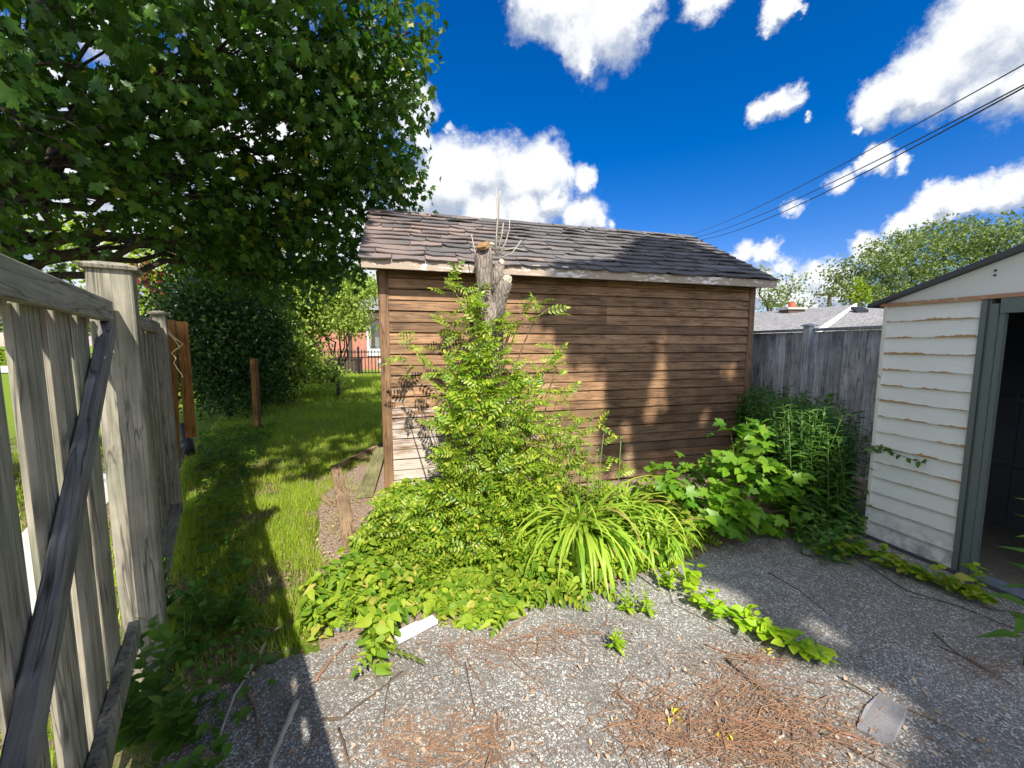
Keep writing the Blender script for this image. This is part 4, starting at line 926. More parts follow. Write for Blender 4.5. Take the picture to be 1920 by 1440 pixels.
def build_shade_tree():
    # the crown behind the photographer whose shade lies on the right half of the yard
    S = []
    gnd = [(1745, 1500), (1750, 1395), (1738, 1337), (1709, 1299), (1671, 1270), (1640, 1252), (1575, 1238), (1500, 1218), (1452, 1200), (1428, 1150), (1482, 1131), (1412, 1102), (1335, 1083), (1290, 1045), (1330, 985), (1420, 960), (1500, 900), (1650, 900), (1920, 960), (1990, 1440)]
    S.append([pr2(G(*q)) for q in gnd])
    wl = [(1042, 530), (1044, 575), (1052, 636), (1068, 650), (1072, 668), (1090, 668), (1092, 645), (1105, 643), (1128, 682), (1148, 714), (1144, 776), (1132, 800), (1135, 880), (1162, 880), (1160, 790), (1190, 790), (1192, 870), (1320, 900), (1414, 880), (1414, 530)]
    S.append([pr2(wallpx(*q)) for q in wl])
    cutp = [[pr2(wallpx(*q)) for q in ((1238, 592), (1220, 655), (1214, 722), (1222, 770), (1266, 770), (1260, 700), (1256, 655))], [pr2(wallpx(*q)) for q in ((1352, 670), (1384, 670), (1384, 725), (1352, 725))], [pr2(wallpx(*q)) for q in ((1205, 700), (1235, 690), (1240, 800), (1210, 800))], [pr2(wallpx(*q)) for q in ((1300, 760), (1335, 750), (1330, 800), (1298, 800))]]
    cutp += [[pr2(G(*q)) for q in poly_] for poly_ in (((1500, 1168), (1560, 1176), (1562, 1204), (1505, 1200)), ((1640, 1215), (1670, 1222), (1660, 1236), (1630, 1228)), ((1560, 1110), (1585, 1116), (1578, 1128), (1552, 1120)))]
    rf = [(1030, 514), (1060, 495), (1160, 490), (1190, 470), (1205, 447), (1290, 455), (1460, 535)]
    S.append([pr2(roofpx(*q)) for q in rf])
    S.append([pr2(sw(3.0, -.2, 1.0)), pr2(sw(4.4, -.2, .2)), pr2(sw(6.0, -1.2, .2)), pr2(sw(6.5, 2.5, 1)), pr2(sw(4.6, 2.5, 1))])
    allp = np.array([p for s in S for p in s]); lo = allp.min(0); hi = allp.max(0)
    q = RNG.uniform(lo, hi, size=(60000, 2)); inside = np.zeros(len(q), bool)
    for s in S: inside |= poly_in(s, q)
    for s in cutp: inside &= ~poly_in(s, q)
    for _ in range(34):
        c = np.array(pr2(wallpx(random.uniform(1150, 1400), random.uniform(640, 860)))); inside &= ~(((q[:, 0]-c[0])/random.uniform(.02, .06))**2+((q[:, 1]-c[1])/random.uniform(.04, .14))**2 < 1)
    q = q[inside][:15000]
    # openings of the crown: a few light flecks
    h = RNG.uniform(7.5, 10.0, len(q)); P = np.stack([q[:, 0]+.284*h, q[:, 1]-.959*h, h], 1)
    f = P[:, 1]*math.cos(PITCH)-(P[:, 2]-EYE)*math.sin(PITCH); X = 960+F_PX*P[:, 0]/np.where(f > .05, f, 1); Y = 720-F_PX*(P[:, 1]*math.sin(PITCH)+(P[:, 2]-EYE)*math.cos(PITCH))/np.where(f > .05, f, 1)
    vis = (f > .05) & (X > -80) & (X < 2000) & (Y > -80); P = P[~vis]
    for (px, py, rr) in ((1540, 1185, .16), (1350, 1120, .12), (1400, 820, .16), (1440, 880, .12), (1300, 470, .15), (1235, 470, .12)):
        w = wallpx(px, py) if py < 770 and py > 560 else (roofpx(px, py) if py < 560 else G(px, py)); c = np.array(pr2(w)); P = P[np.linalg.norm(sunproj(P)-c, axis=1) > rr]
    t = thing('shade_tree', 'tall leafy tree behind the yard whose shade falls on the right side asphalt', 'tree', (6.5, -7.5, 0)); O = np.array((6.5, -7.5, 0)); P = P-O
    n = len(P); Dv, Nv = rand_leaf_dirs(n, None, .4, .75)
    V, Fc = scatter(T_MAPLE, P, frames(Dv, Nv), RNG.uniform(.8, 1.2, n)*.17); mesh_np('crown', V, Fc, M['maple'], t)
    m = MB(); m.tube([(0, 0, -.1), (0, 0, 3), (-.2, .2, 8.5)], [.4, .33, .2], 12)
    for k in range(14):
        c = P[RNG.integers(n)]; limb(m, (-.1, .1, 6.5+2*random.random()), tuple(c), .08, .02, 7, .08, 6)
    m.build('trunk', M['bark'], t, True)
build_shade_tree()

def simple_tree(name, label, base, trunk_h, blobs, mat, tmpl, size, per_area, clump, cs, trunk_r=.15, surf=.55, flat=.5, droop=.4, group=None, barkm='bark', cat='tree'):
    t = thing(name, label, cat, base, 0, group); O = Vector(base)
    bl = [(np.array(Vector(c)-O), r) for c, r in blobs]
    crown('crown' if cat == 'tree' else 'foliage', bl, t, M[mat], tmpl, size, per_area, clump, cs, droop, flat, None, surf)
    m = MB(); m.tube([(0, 0, -.1), (.02, 0, trunk_h*.5), (0, .02, trunk_h)], [trunk_r, trunk_r*.8, trunk_r*.7], 9)
    for c, r in bl:
        pth = limb(m, (0, 0, trunk_h*random.uniform(.7, 1)), tuple(c), trunk_r*.5, trunk_r*.1, 6, .12, 6)
        for _ in range(4): limb(m, pth[-3], (c[0]+random.uniform(-1, 1)*(r[0] if hasattr(r, '__len__') else r), c[1]+random.uniform(-1, 1)*.5, c[2]+random.uniform(-1, 1)*(r[2] if hasattr(r, '__len__') else r)), trunk_r*.12, .01, 4, .1, 4)
    m.build('trunk' if cat == 'tree' else 'stems', M[barkm], t, True)
    return t
def build_far_trees():
    y = 24
    bl = [(D(px, py, yy), r) for px, py, yy, r in ((1620, 505, 23, (1.5, 1.6, .8)), (1690, 470, 23, (1.7, 1.6, .9)), (1760, 452, 24, (1.9, 2, 1.0)), (1840, 440, 24, (1.8, 2, .9)), (1920, 455, 24, (2.2, 2, 1.1)), (1700, 525, 24, (2.3, 2, .9)), (1800, 510, 24, (2.2, 2, 1.)), (1590, 545, 23, (1.1, 1.4, .6)), (1900, 520, 24, (2, 2, 1)), (2020, 470, 24, (2.2, 2, 1.4)), (1650, 555, 23, (1.6, 1.2, .5)))]
    simple_tree('broadleaf_tree', 'wide spreading green tree behind the white shed roof', (D(1800, 600, 24).x, 24.5, 0), 3.2, bl, 'far', T_OV, .16, 62, 14, .30, .3)
    bl = [(D(px, py, 26), r) for px, py, r in ((1440, 545, (1.1, 1.1, .9)), (1475, 560, (1.0, 1, .8)), (1415, 520, (.9, .9, .7)), (1490, 530, (.7, .8, .5)), (1455, 585, (1.2, 1, .7)), (1520, 575, (.8, .8, .5)))]
    simple_tree('pale_tree', 'pale sparse leaved tree behind the grey roof, right of the brown shed', (D(1455, 600, 26).x, 26.3, 0), 3., bl, 'pale', T_OV, .17, 26, 9, .26, .2)
    bl = [(D(1612, 565, 20), (.42, .42, .75)), (D(1611, 548, 20), (.28, .3, .5)), (D(1611, 536, 20), (.14, .14, .3))]
    simple_tree('cypress_tree', 'small bright green column shaped conifer above the roof vent', (D(1612, 600, 20).x, 20, 0), 1.8, bl, 'lime', T_LAN, .22, 70, 8, .10, .08, flat=.2, droop=-.8)
    # behind the left fence
    def lt(name, label, pts, yy, mat, size, pa, tr=.15, **k):
        bl = [(D(px, py, yy+random.uniform(-.6, .6)), r) for px, py, r in pts]
        return simple_tree(name, label, (D(pts[0][0], 640, yy).x, yy+.3, ground_z(0, yy)), .45 if k.get('cat') == 'shrub' else 1.8, bl, mat, T_OV, size, pa, 10, .2, tr, **k)
    lt('sunlit_tree', 'sunlit yellow green tree seen beyond the thick fence post', ((190, 480, (1.3, 1.1, .8)), (290, 500, (1.1, 1, .8)), (120, 440, (1.1, 1., .6)), (330, 560, (1.3, 1.1, .8)), (220, 560, (1.3, 1, .7)), (380, 500, (.9, .9, .7))), 13, 'lime', .17, 34)
    lt('red_leaf_tree', 'small dark red leaved tree peeking out beside the thick fence post', ((285, 525, (.42, .4, .24)), (318, 535, (.3, .3, .16)), (255, 500, (.2, .3, .12)), (330, 452, (.22, .2, .14))), 11.8, 'red', .13, 60, .06)
    lt('street_tree', 'green tree across the road beyond the gate', ((40, 520, (2.2, 1.5, 1.3)), (-60, 480, (2.5, 1.5, 1.6)), (120, 560, (1.8, 1.5, 1.0)), (0, 590, (2.4, 1.5, 1.0)), (200, 600, (2, 1.5, .9))), 24, 'far', .3, 16)
    lt('roadside_bush', 'yellow green bush beside the road beyond the gate', ((80, 670, (2.0, .8, .45)), (0, 665, (2.0, .8, .5)), (190, 672, (2.0, .8, .4))), 23, 'lime', .25, 20, .1)
    lt('background_tree', 'tall green tree standing behind the light shrub and brick house', ((560, 540, (1.8, 1.3, 1.6)), (470, 520, (2.0, 1.3, 1.8)), (400, 480, (2.0, 1.3, 1.6)), (650, 560, (1.2, 1., .9)), (690, 545, (.7, .8, .7)), (520, 460, (2., 1.2, 1.2))), 21, 'far', .26, 20)
    # dark shrubs along the left
    lt('evergreen_shrub', 'nearest dark evergreen shrub behind the orange boards', ((400, 620, (.75, .7, .8)), (390, 690, (.75, .7, .6)), (430, 560, (.7, .7, .6)), (380, 560, (.7, .7, .7)), (430, 740, (.55, .5, .35)), (350, 640, (.5, .6, .9))), 8.2, 'conifer', .075, 520, .08, group='dark shrubs along the lawn', cat='shrub')
    lt('evergreen_shrub', 'dark evergreen shrub in the middle, behind the reddish stake', ((470, 600, (.7, .7, .9)), (490, 690, (.7, .6, .55)), (460, 530, (.6, .6, .6)), (470, 700, (.6, .6, .55)), (505, 730, (.5, .5, .3)), (500, 640, (.5, .6, .7))), 9.4, 'conifer', .075, 500, .08, group='dark shrubs along the lawn', cat='shrub')
    t = lt('leafy_shrub', 'light green shrub with bare grey twigs left of the brick house', ((620, 530, (.6, .5, .5)), (680, 545, (.4, .4, .35)), (590, 560, (.85, .7, .5)), (560, 620, (.65, .6, .7)), (640, 585, (.55, .5, .4)), (600, 530, (.7, .6, .4)), (545, 545, (.6, .6, .5)), (575, 690, (.6, .5, .35)), (612, 700, (.35, .4, .22)), (665, 610, (.3, .3, .22)), (550, 670, (.5, .5, .5))), 10.6, 'olive', .085, 520, .06, cat='shrub')
    m = MB(); b = D(560, 700, 11.2)
    for q in ((600, 560), (620, 600), (612, 590), (625, 612), (560, 560), (545, 530), (575, 545), (610, 640), (622, 650), (590, 580), (555, 545), (570, 570)):
        limb(m, b, D(q[0], q[1], 10.8+random.uniform(-.2, .3)), .022, .006, 6, .08, 5)
    tag(m.build('bare_branches', M['twigpale'], None, True), 'fan of bare pale grey twigs in front of the light green shrub', 'branches')
build_far_trees()

# ------------------------------------------------------------------ cut tree and rowan shoots
def build_stump():
    b = Vector((-.165, 3.72, 0)); t = thing('cut_tree', 'dead cut off tree trunk with sawn limbs in front of the brown shed', 'tree stump', b)
    def q(px, py, y=3.72): return D(px, py, y) - b
    m = MB()
    m.tube([(0, 0, -.05), (.0, .02, .5), q(922, 780), q(923, 680), q(924, 620), q(922, 570)], [.14, .105, .092, .092, .098, .112], 18, .30)
    m.tube([q(922, 600), q(914, 560), q(908, 520), q(907, 485), q(908, 462)], [.10, .096, .085, .082, .066], 18, .34)
    m.tube([q(925, 610), q(932, 570, 3.68), q(942, 545, 3.64), q(950, 527, 3.62)], [.09, .072, .062, .052], 16, .3)
    m.tube([q(922, 560), q(932, 520, 3.66), q(938, 495, 3.64)], [.07, .055, .04], 12, .3)
    m.build('trunk', M['stump_bark'], t, True)
    def cut(px, py, y, n, r, mat):
        c = q(px, py, y); n = Vector(n).normalized(); a = n.cross(Vector((0, 0, 1))); a = a if a.length > .1 else Vector((1, 0, 0)); a.normalize(); bb = n.cross(a)
        m = MB(); k = 14; vs = [c+n*.004]; 
        for i in range(k): w = 6.283*i/k; rr = r*random.uniform(.85, 1.1); vs.append(c+a*rr*math.cos(w)+bb*rr*math.sin(w))
        for i in range(k): w = 6.283*i/k; vs.append(c-n*.03+a*r*math.cos(w)+bb*r*math.sin(w))
        m.add(vs, [(0, 1+i, 1+(i+1) % k) for i in range(k)] + [(1+i, 1+k+i, 1+k+(i+1) % k, 1+(i+1) % k) for i in range(k)]); m.build('cut_face', M[mat], t)
    cut(905, 458, 3.64, (-.25, -.6, .75), .056, 'cut'); cut(922, 456, 3.70, (.2, -.5, .8), .03, 'cutpale'); cut(952, 523, 3.60, (.5, -.8, .25), .046, 'cutpale'); cut(941, 490, 3.62, (.4, -.8, .3), .026, 'cutpale')
    for pts in ([(930, 480), (932, 430), (933, 400), (930, 350)], [(932, 480), (941, 440), (944, 418)], [(933, 440), (936, 370), (938, 358)], [(934, 480), (948, 455), (955, 430), (956, 395)], [(935, 485), (960, 475), (978, 450)], [(940, 470), (965, 465), (985, 470)], [(928, 475), (932, 420), (934, 395)], [(896, 500), (890, 470), (884, 440)]):
        m = MB(); n = len(pts); m.tube([q(x, y, 3.68) for x, y in pts], [.007*(1-.6*i/n) for i in range(n)], 5); m.build('twig', M['twigpale'], t, True)
build_stump()

def build_rowan():
    b = Vector((-.15, 3.3, 0)); t = thing('rowan_shrub', 'bright green rowan shoots with feathery leaves climbing round the cut tree', 'shrub', b)
    m = MB(); P = []; Dd = []
    # stems: (base px offset, tip px,py, depth, leafiness)
    tips = [(832, 520, 3.55, 5), (870, 560, 3.5, 9), (890, 610, 3.45, 12), (860, 600, 3.5, 6), (835, 610, 3.5, 6), (1040, 640, 3.4, 5), (1000, 560, 3.5, 6), (985, 590, 3.5, 5), (1025, 580, 3.5, 4),
            (745, 650, 3.5, 3), (785, 660, 3.5, 2), (830, 690, 3.3, 5), (960, 600, 3.55, 7), (900, 640, 3.3, 14), (930, 660, 3.3, 14), (870, 660, 3.3, 14), (850, 690, 3.2, 9), (960, 690, 3.2, 12), (990, 690, 3.3, 7), (1000, 740, 3.2, 7), (1045, 680, 3.4, 3),
            (845, 740, 3.2, 8), (860, 740, 3.1, 14), (900, 730, 3.1, 14), (940, 740, 3.1, 14), (980, 760, 3.1, 12), (830, 790, 3.1, 8), (1045, 750, 3.3, 3), (1060, 790, 3.3, 5), (1110, 790, 3.3, 5), (1090, 820, 3.2, 8), (1050, 800, 3.1, 10), (1000, 800, 3.0, 12),
            (850, 810, 3.0, 14), (900, 800, 2.95, 16), (950, 820, 2.95, 16), (840, 860, 3.0, 9), (870, 870, 2.9, 14), (920, 880, 2.85, 16), (970, 880, 2.85, 14), (1020, 860, 2.9, 12), (1060, 870, 3.0, 10), (845, 900, 2.9, 10),
            (820, 920, 2.9, 9), (770, 960, 2.9, 7), (860, 940, 2.8, 14), (910, 960, 2.75, 16), (960, 950, 2.75, 14), (1000, 930, 2.8, 12), (720, 960, 2.85, 8), (780, 980, 2.8, 12), (840, 1000, 2.7, 12), (890, 1040, 2.6, 12), (940, 1020, 2.65, 12), (990, 1000, 2.7, 10),
            (700, 1000, 2.8, 9), (740, 1020, 2.75, 10), (700, 965, 2.95, 4), (1010, 1060, 2.55, 7), (860, 1100, 2.5, 8), (800, 1060, 2.6, 9), (920, 1110, 2.45, 8), (1130, 850, 3.3, 5), (1140, 890, 3.3, 5), (900, 580, 3.62, 8), (895, 540, 3.66, 5), (925, 600, 3.6, 6)]
    for (px, py, y, lf) in tips:
        tip = D(px, py, y) - b; h = max(tip.z, .05)
        base = Vector((tip.x*.45 + random.uniform(-.12, .12), (tip.y)*.5 + random.uniform(-.05, .15), 0))
        if py < 620: base = Vector((random.uniform(-.1, .1), .32, max(0, h*.55)))
        mid = base.lerp(tip, .6) + Vector((random.uniform(-.05, .05), random.uniform(-.03, .03), .12*h)); pts = []
        for i in range(7):
            u = i/6; pts.append(base*(1-u)**2 + mid*2*u*(1-u) + tip*u*u)
        m.tube(pts, [.010-.0075*i/6 for i in range(7)], 5)
        for k in range(lf):
            u = 1 - (k/lf)*min(.75, .28/h*2.2) ; p = base*(1-u)**2 + mid*2*u*(1-u) + tip*u*u
            a = k*2.4 + random.random(); Dd.append((math.cos(a), math.sin(a)*.8-.25, random.uniform(.0, .7))); P.append(p)
    P = np.array([tuple(p) for p in P]); Dd = np.array(Dd)
    P = np.array([tuple(p) for p in P]); kk = RNG.random(len(P)) < np.where(P[:, 2] > 1.6, .55, 1.0); P = P[kk]; Dd = Dd[kk]
    rep = 3; P = np.repeat(P, rep, 0); Dd = np.repeat(Dd, rep, 0); P += RNG.normal(size=P.shape)*.038; Dd += RNG.normal(size=Dd.shape)*.45
    P = P[:]; k = P[:, 2] > .03; P = P[k]; Dd = Dd[k]; n = len(P)
    # inner filling leaves
    Nv = RNG.normal(size=(n, 3))*.35; Nv[:, 2] += .85; Nv[:, 1] -= .35
    V, Fc = scatter(T_PIN, P, frames(Dd, Nv), RNG.uniform(.65, 1.15, n)*.155); mesh_np('leaves', V, Fc, M['rowan'], t)
    m.build('stems', M['twig'], t, True)
build_rowan()

# ------------------------------------------------------------------ day lilies
def ribbon(V, Fs, base, az, L, lift, w, droop, seg=9):
    d = Vector((math.cos(az), math.sin(az), 0)); s = Vector((-math.sin(az), math.cos(az), 0)); el = lift; p = Vector(base); k = len(V)
    for i in range(seg+1):
        u = i/seg; ww = w*(min(1, .6+u*2))*(1-u**4) + .0008; fold = ww*.35
        V += [tuple(p - s*ww), tuple(p - Vector((0, 0, fold))), tuple(p + s*ww)]
        p = p + (d*math.cos(el) + Vector((0, 0, 1))*math.sin(el))*(L/seg); el -= droop/seg*(1+1.2*u)
        if p.z < .015: p.z = .015
    for i in range(seg):
        a = k+3*i
        for j in (0, 1): Fs += [(a+j, a+j+1, a+j+4), (a+j, a+j+4, a+j+3)]
def lily(name, label, c, nleaf, Lr, cam_bias):
    t = thing(name, label, 'plant', c, 0, 'day lily clumps at the bed edge'); V = []; Fs = []
    for _ in range(nleaf):
        az = random.gauss(-1.7, 1.1) if random.random() < cam_bias else random.uniform(0, 6.283)
        ribbon(V, Fs, (random.gauss(0, .06), random.gauss(0, .06), .0), az, random.uniform(*Lr), random.uniform(1.05, 1.5), random.uniform(.008, .015), random.uniform(1.4, 3.8))
    mesh_np('leaves', np.array(V), np.array(Fs), M['strap'], t); return t
l1 = lily('daylily_plant', 'largest clump of long yellow green strap leaves, beside the rowan shrub', (G(1090, 1030).x, G(1090, 1030).y, 0), 260, (.45, 1.1), .75)
lily('daylily_plant', 'middle clump of strap leaves behind the largest clump, nearest the shed wall', (G(1170, 985).x, G(1170, 985).y, 0), 130, (.5, .85), .4)
lily('daylily_plant', 'right hand clump of short strap leaves above the asphalt edge', (G(1230, 1030).x, G(1230, 1030).y, 0), 120, (.35, .6), .5)
def lily_buds():
    c = Vector(l1.location)
    for pts in ([(1120, 1000), (1124, 880), (1132, 812)], [(1100, 1000), (1102, 870), (1108, 790)], [(1150, 1000), (1160, 900), (1164, 826)], [(1090, 1000), (1086, 880), (1080, 830)], [(1112, 1000), (1114, 900), (1120, 850)], [(1070, 990), (1068, 900), (1066, 850)]):
        m = MB(); y = 3.05; P = [D(x, yy, y)-c for x, yy in pts]; m.tube(P, [.004, .0035, .003], 5)
        tip = P[-1]
        for k in range(3):
            a = random.uniform(0, 6.28); e = tip + Vector((math.cos(a)*.018, math.sin(a)*.018, .035)); m.tube([tip, tip.lerp(e, .5)+Vector((0, 0, .004)), e], [.003, .006, .002], 5)
        m.build('flower_stalk', M['stem'], l1, True)
lily_buds()

# ------------------------------------------------------------------ sapling, weeds, ground cover
def build_sapling():
    b = G(1385, 985); t = thing('maple_sapling', 'bright leaved maple sapling against the right end of the brown shed', 'sapling', b)
    m = MB(); P = []; Dd = []
    tips = [(1400, 790, 3.45), (1440, 800, 3.4), (1370, 810, 3.45), (1350, 850, 3.3), (1430, 850, 3.2), (1480, 880, 3.2), (1500, 900, 3.3), (1460, 920, 3.1), (1390, 880, 3.2), (1340, 900, 3.2), (1300, 930, 3.1), (1360, 940, 3.05), (1420, 960, 3.0), (1330, 975, 2.95), (1380, 990, 2.95), (1250, 900, 3.4), (1230, 880, 3.5), (1290, 870, 3.6), (1460, 980, 3.1), (1510, 960, 3.2), (1320, 860, 3.5)]
    for px, py, y in tips:
        tip = D(px, py, y)-b; base = Vector((random.uniform(-.08, .08), random.uniform(-.05, .1), 0)); mid = base.lerp(tip, .5)+Vector((0, 0, .1))
        pts = [base*(1-u)**2+mid*2*u*(1-u)+tip*u*u for u in [i/6 for i in range(7)]]; m.tube(pts, [.009-.006*i/6 for i in range(7)], 5)
        for k in range(24):
            u = random.uniform(.55, 1.05); p = base*(1-u)**2+mid*2*u*(1-u)+tip*u*u; P.append(tuple(p+Vector((random.gauss(0, .06), random.gauss(0, .06), random.gauss(0, .035))))); a = random.uniform(0, 6.28); Dd.append((math.cos(a), math.sin(a)-.4, -.15))
    P = np.array(P); Dd = np.array(Dd); n = len(P); P[:, 2] = np.maximum(P[:, 2], .05); Nv = RNG.normal(size=(n, 3))*.28; Nv[:, 2] += .9; Nv[:, 1] -= .3
    sel = RNG.random(n) < .45; V1 = scatter(T_MAPLE, P[sel], frames(Dd[sel], Nv[sel]), RNG.uniform(.7, 1.2, sel.sum())*.12); V2 = scatter(T_OV, P[~sel], frames(Dd[~sel], Nv[~sel]), RNG.uniform(.7, 1.2, (~sel).sum())*.105)
    V, Fc = cat([V1, V2]); mesh_np('leaves', V, Fc, M['sapling'], t); m.build('stems', M['twig'], t, True)
build_sapling()

def stem_plants(centres, h, leaf, nleaf, tmpl, rh=.25, lean=.12):
    """arrays for upright weeds: returns leaf arrays and an MB of stems"""
    P = []; Dd = []; m = MB(); S = []
    for c in centres:
        H = h*random.uniform(1-rh, 1+rh); top = Vector((c[0]+random.gauss(0, lean)*H, c[1]+random.gauss(0, lean)*H, c[2]+H)); c = Vector(c)
        m.tube([c, c.lerp(top, .5)+Vector((0, 0, .0)), top], [.004, .003, .0015], 4)
        for k in range(nleaf):
            u = .12+.88*k/nleaf; p = c.lerp(top, u); a = k*2.4+random.random()*.6; P.append(tuple(p)); Dd.append((math.cos(a), math.sin(a), .35+.9*u*u)); S.append(leaf*(1.15-.55*u)*random.uniform(.8, 1.2))
    P = np.array(P); Dd = np.array(Dd); n = len(P); Nv = RNG.normal(size=(n, 3))*.2; Nv[:, 2] += 1
    return scatter(tmpl, P, frames(Dd, Nv), np.array(S)), m
def build_weeds():
    # goldenrod-like thicket between the sheds
    cs = []
    quad = [sw(4.45, .9, 0), sw(4.1, -.55, 0), G(1500, 1010), G(1590, 1000), WS - NN*.02, WS + NN*.1, WS + NN*1.3+U*1.1, sw(5.3, 1.1, 0)]
    poly = [(p.x, p.y) for p in quad]; arr = np.array(poly); lo = arr.min(0); hi = arr.max(0)
    q = RNG.uniform(lo, hi, size=(9000, 2)); q = q[poly_in(poly, q)][:760]
    for p in q: cs.append((p[0], p[1], 0))
    L, m = stem_plants(cs, .80, .13, 32, T_LAN, .35, .13)
    o = mesh_np('weed_thicket', L[0], L[1], M['weed']); tag(o, 'dense dark green weeds between the brown and white sheds', 'weeds', kind='stuff')
    tag(m.build('weed_stems', M['stem'], None, True), 'thin stems of the dark green weeds between the sheds', 'weeds', kind='stuff')
    # tall single weeds
    def single(name, label, c, h, leaf, nl, tmpl, mat, group=None, k=1):
        c = Vector(c); L, m = stem_plants([(0, 0, 0) for _ in range(k)], h, leaf, nl, tmpl, .12, .035 if k == 1 else .22)
        t = thing(name, label, 'plant', c, 0, group); mesh_np('leaves', L[0], L[1], M[mat], t); m.build('stem', M['stem'], t, True); return t
    single('tall_weed', 'tall narrow leaved weed at the right edge, before the dark doorway', G(1918, 1250), .92, .15, 26, T_LAN, 'weed')
    single('tall_weed', 'thin tall weed reaching up the grey fence beside the white shed', (G(1600, 1000).x, G(1600, 1000).y+.35, 0), 1.15, .09, 26, T_OV, 'weed')
    for (px, py, h, lab) in ((300, 1180, .5, 'tall nettle like weed at the foot of the thick post'), (345, 1250, .42, 'nettle like weed in the shade left of the asphalt, middle of the row'), (400, 1190, .40, 'slender weed standing right of the nettle at the post'),
                        (290, 1330, .36, 'broad leaved weed by the lower end of the gate'), (330, 1400, .26, 'low leafy weed at the bottom edge beside the gate'), (255, 1400, .30, 'leafy weed under the bottom rail of the gate'), (440, 1180, .26, 'small weed beside the pale peeled stick')):
        single('nettle_weed', lab, G(px, py), h*.85, .085, 18, T_OV, 'shade', 'weeds along the foot of the fence', 3)
    # small bright plants on asphalt
    for px, py, lab, h in ((1158, 1222, 'small yellow green sprig alone on the asphalt', .10), (1175, 1150, 'left one of the yellow green seedlings at the bed edge', .11), (1215, 1155, 'right one of the yellow green seedlings at the bed edge', .13), (1250, 1105, 'yellow green seedling touching the day lilies', .14)):
        single('seedling', lab, G(px, py), h, .055, 12, T_LAN if px < 1230 else T_OV, 'bright', 'seedlings sprouting through the asphalt', 3)
    # vine over the asphalt
    def vine(name, label, pts, leaf, mat, n, hgt=.05, w=.03, tmpl=T_OV):
        P = [G(x, y)+Vector((0, 0, .02)) for x, y in pts]; t = thing(name, label, 'vine', P[0]); b = P[0]; m = MB(); m.tube([p-b+Vector((0, 0, .01)) for p in P], .004, 5); m.build('stem', M['stem'], t, True)
        L = []; Dd = []; seg = len(P)-1
        for i in range(n):
            u = random.random()*seg; k = min(int(u), seg-1); p = P[k].lerp(P[k+1], u-k)-b; taper = 1-.55*u/seg; L.append((p.x+random.gauss(0, w)*taper, p.y+random.gauss(0, w)*taper, .015+abs(random.gauss(0, hgt))*taper)); a = random.uniform(0, 6.28); Dd.append((math.cos(a), math.sin(a), .3))
        L = np.array(L); Dd = np.array(Dd); Nv = RNG.normal(size=(n, 3))*.35; Nv[:, 2] += .9
        V, Fc = scatter(tmpl, L, frames(Dd, Nv), RNG.uniform(.6, 1.2, n)*leaf); mesh_np('leaves', V, Fc, M[mat], t); return t
    vine('creeping_vine', 'bright green vine creeping diagonally over the sunny asphalt', [(1290, 1090), (1300, 1130), (1350, 1160), (1410, 1180), (1440, 1200), (1500, 1230), (1548, 1250)], .07, 'bright', 170, .045, .035)
    vine('creeping_vine', 'green creeper growing along the foot of the white shed', [(1540, 1050), (1600, 1040), (1650, 1060), (1700, 1080), (1760, 1100), (1800, 1120), (1850, 1140)], .075, 'cover', 230, .05, .05)
    vine('creeping_vine', 'leafy sprout climbing the bottom of the door jamb', [(1828, 1112), (1830, 1105), (1832, 1100)], .045, 'bright', 34, .10, .03)
    # twig with leaves lying against the white siding
    t = thing('trailing_branch', 'thin leafy branch stretched across the white siding', 'branch', WS); P = []
    for x, y in ((1630, 845), (1665, 842), (1695, 852), (1722, 862), (1745, 868)):
        d = ray(x, y); k = WS.dot(U)/d.dot(U); v = Vector((d.x*k, d.y*k, EYE+d.z*k)) - U*.05; P.append(v-WS)
    m = MB(); m.tube(P, .0025, 5); m.build('stem', M['twigdark'], t, True)
    pts = np.array([tuple(P[min(int(u), 3)].lerp(P[min(int(u), 3)+1], u-int(u))) for u in RNG.uniform(0, 3.95, 16)]); Dd = unit(16); Nv = np.tile(np.array(-U)+np.array((0, 0, .4)), (16, 1))
    V, Fc = scatter(T_OV, pts, frames(Dd, Nv), np.full(16, .05)); mesh_np('leaves', V, Fc, M['weed'], t)
    # ground cover carpet in the bed
    poly = [G(*q) for q in ((560, 1195), (590, 1140), (625, 1085), (680, 1030), (715, 965), (760, 935), (1000, 930), (1260, 940), (1300, 960), (1330, 1020), (1250, 1065), (1150, 1090), (1100, 1130), (1000, 1145), (940, 1175), (880, 1185), (800, 1150), (760, 1165), (740, 1200), (720, 1280), (690, 1270), (690, 1200), (640, 1170), (600, 1215))]
    poly = [(p.x, p.y) for p in poly]; arr = np.array(poly); q = RNG.uniform(arr.min(0), arr.max(0), size=(60000, 2)); q = q[poly_in(poly, q)][:15500]; n = len(q)
    hh = .04 + .15*np.clip(np.sin(q[:, 0]*5)*.5+.5+np.cos(q[:, 1]*4+q[:, 0]*2)*.3, 0, 1) + .05*(q[:, 1] > 2.7)
    P = np.stack([q[:, 0], q[:, 1], RNG.random(n)*hh+.02], 1); a = RNG.uniform(0, 6.28, n); Dd = np.stack([np.cos(a), np.sin(a)-.35, np.full(n, -.05)], 1); Nv = RNG.normal(size=(n, 3))*.42; Nv[:, 2] += .85; Nv[:, 1] -= .3
    pick = RNG.random(n); sz = RNG.uniform(.4, 1.3, n)*.060; Fr = frames(Dd, Nv); T2 = leaf_fan(OVATE, .9, .35); T3 = leaf_fan([(x*.7, y) for x, y in OVATE], .1, .3)
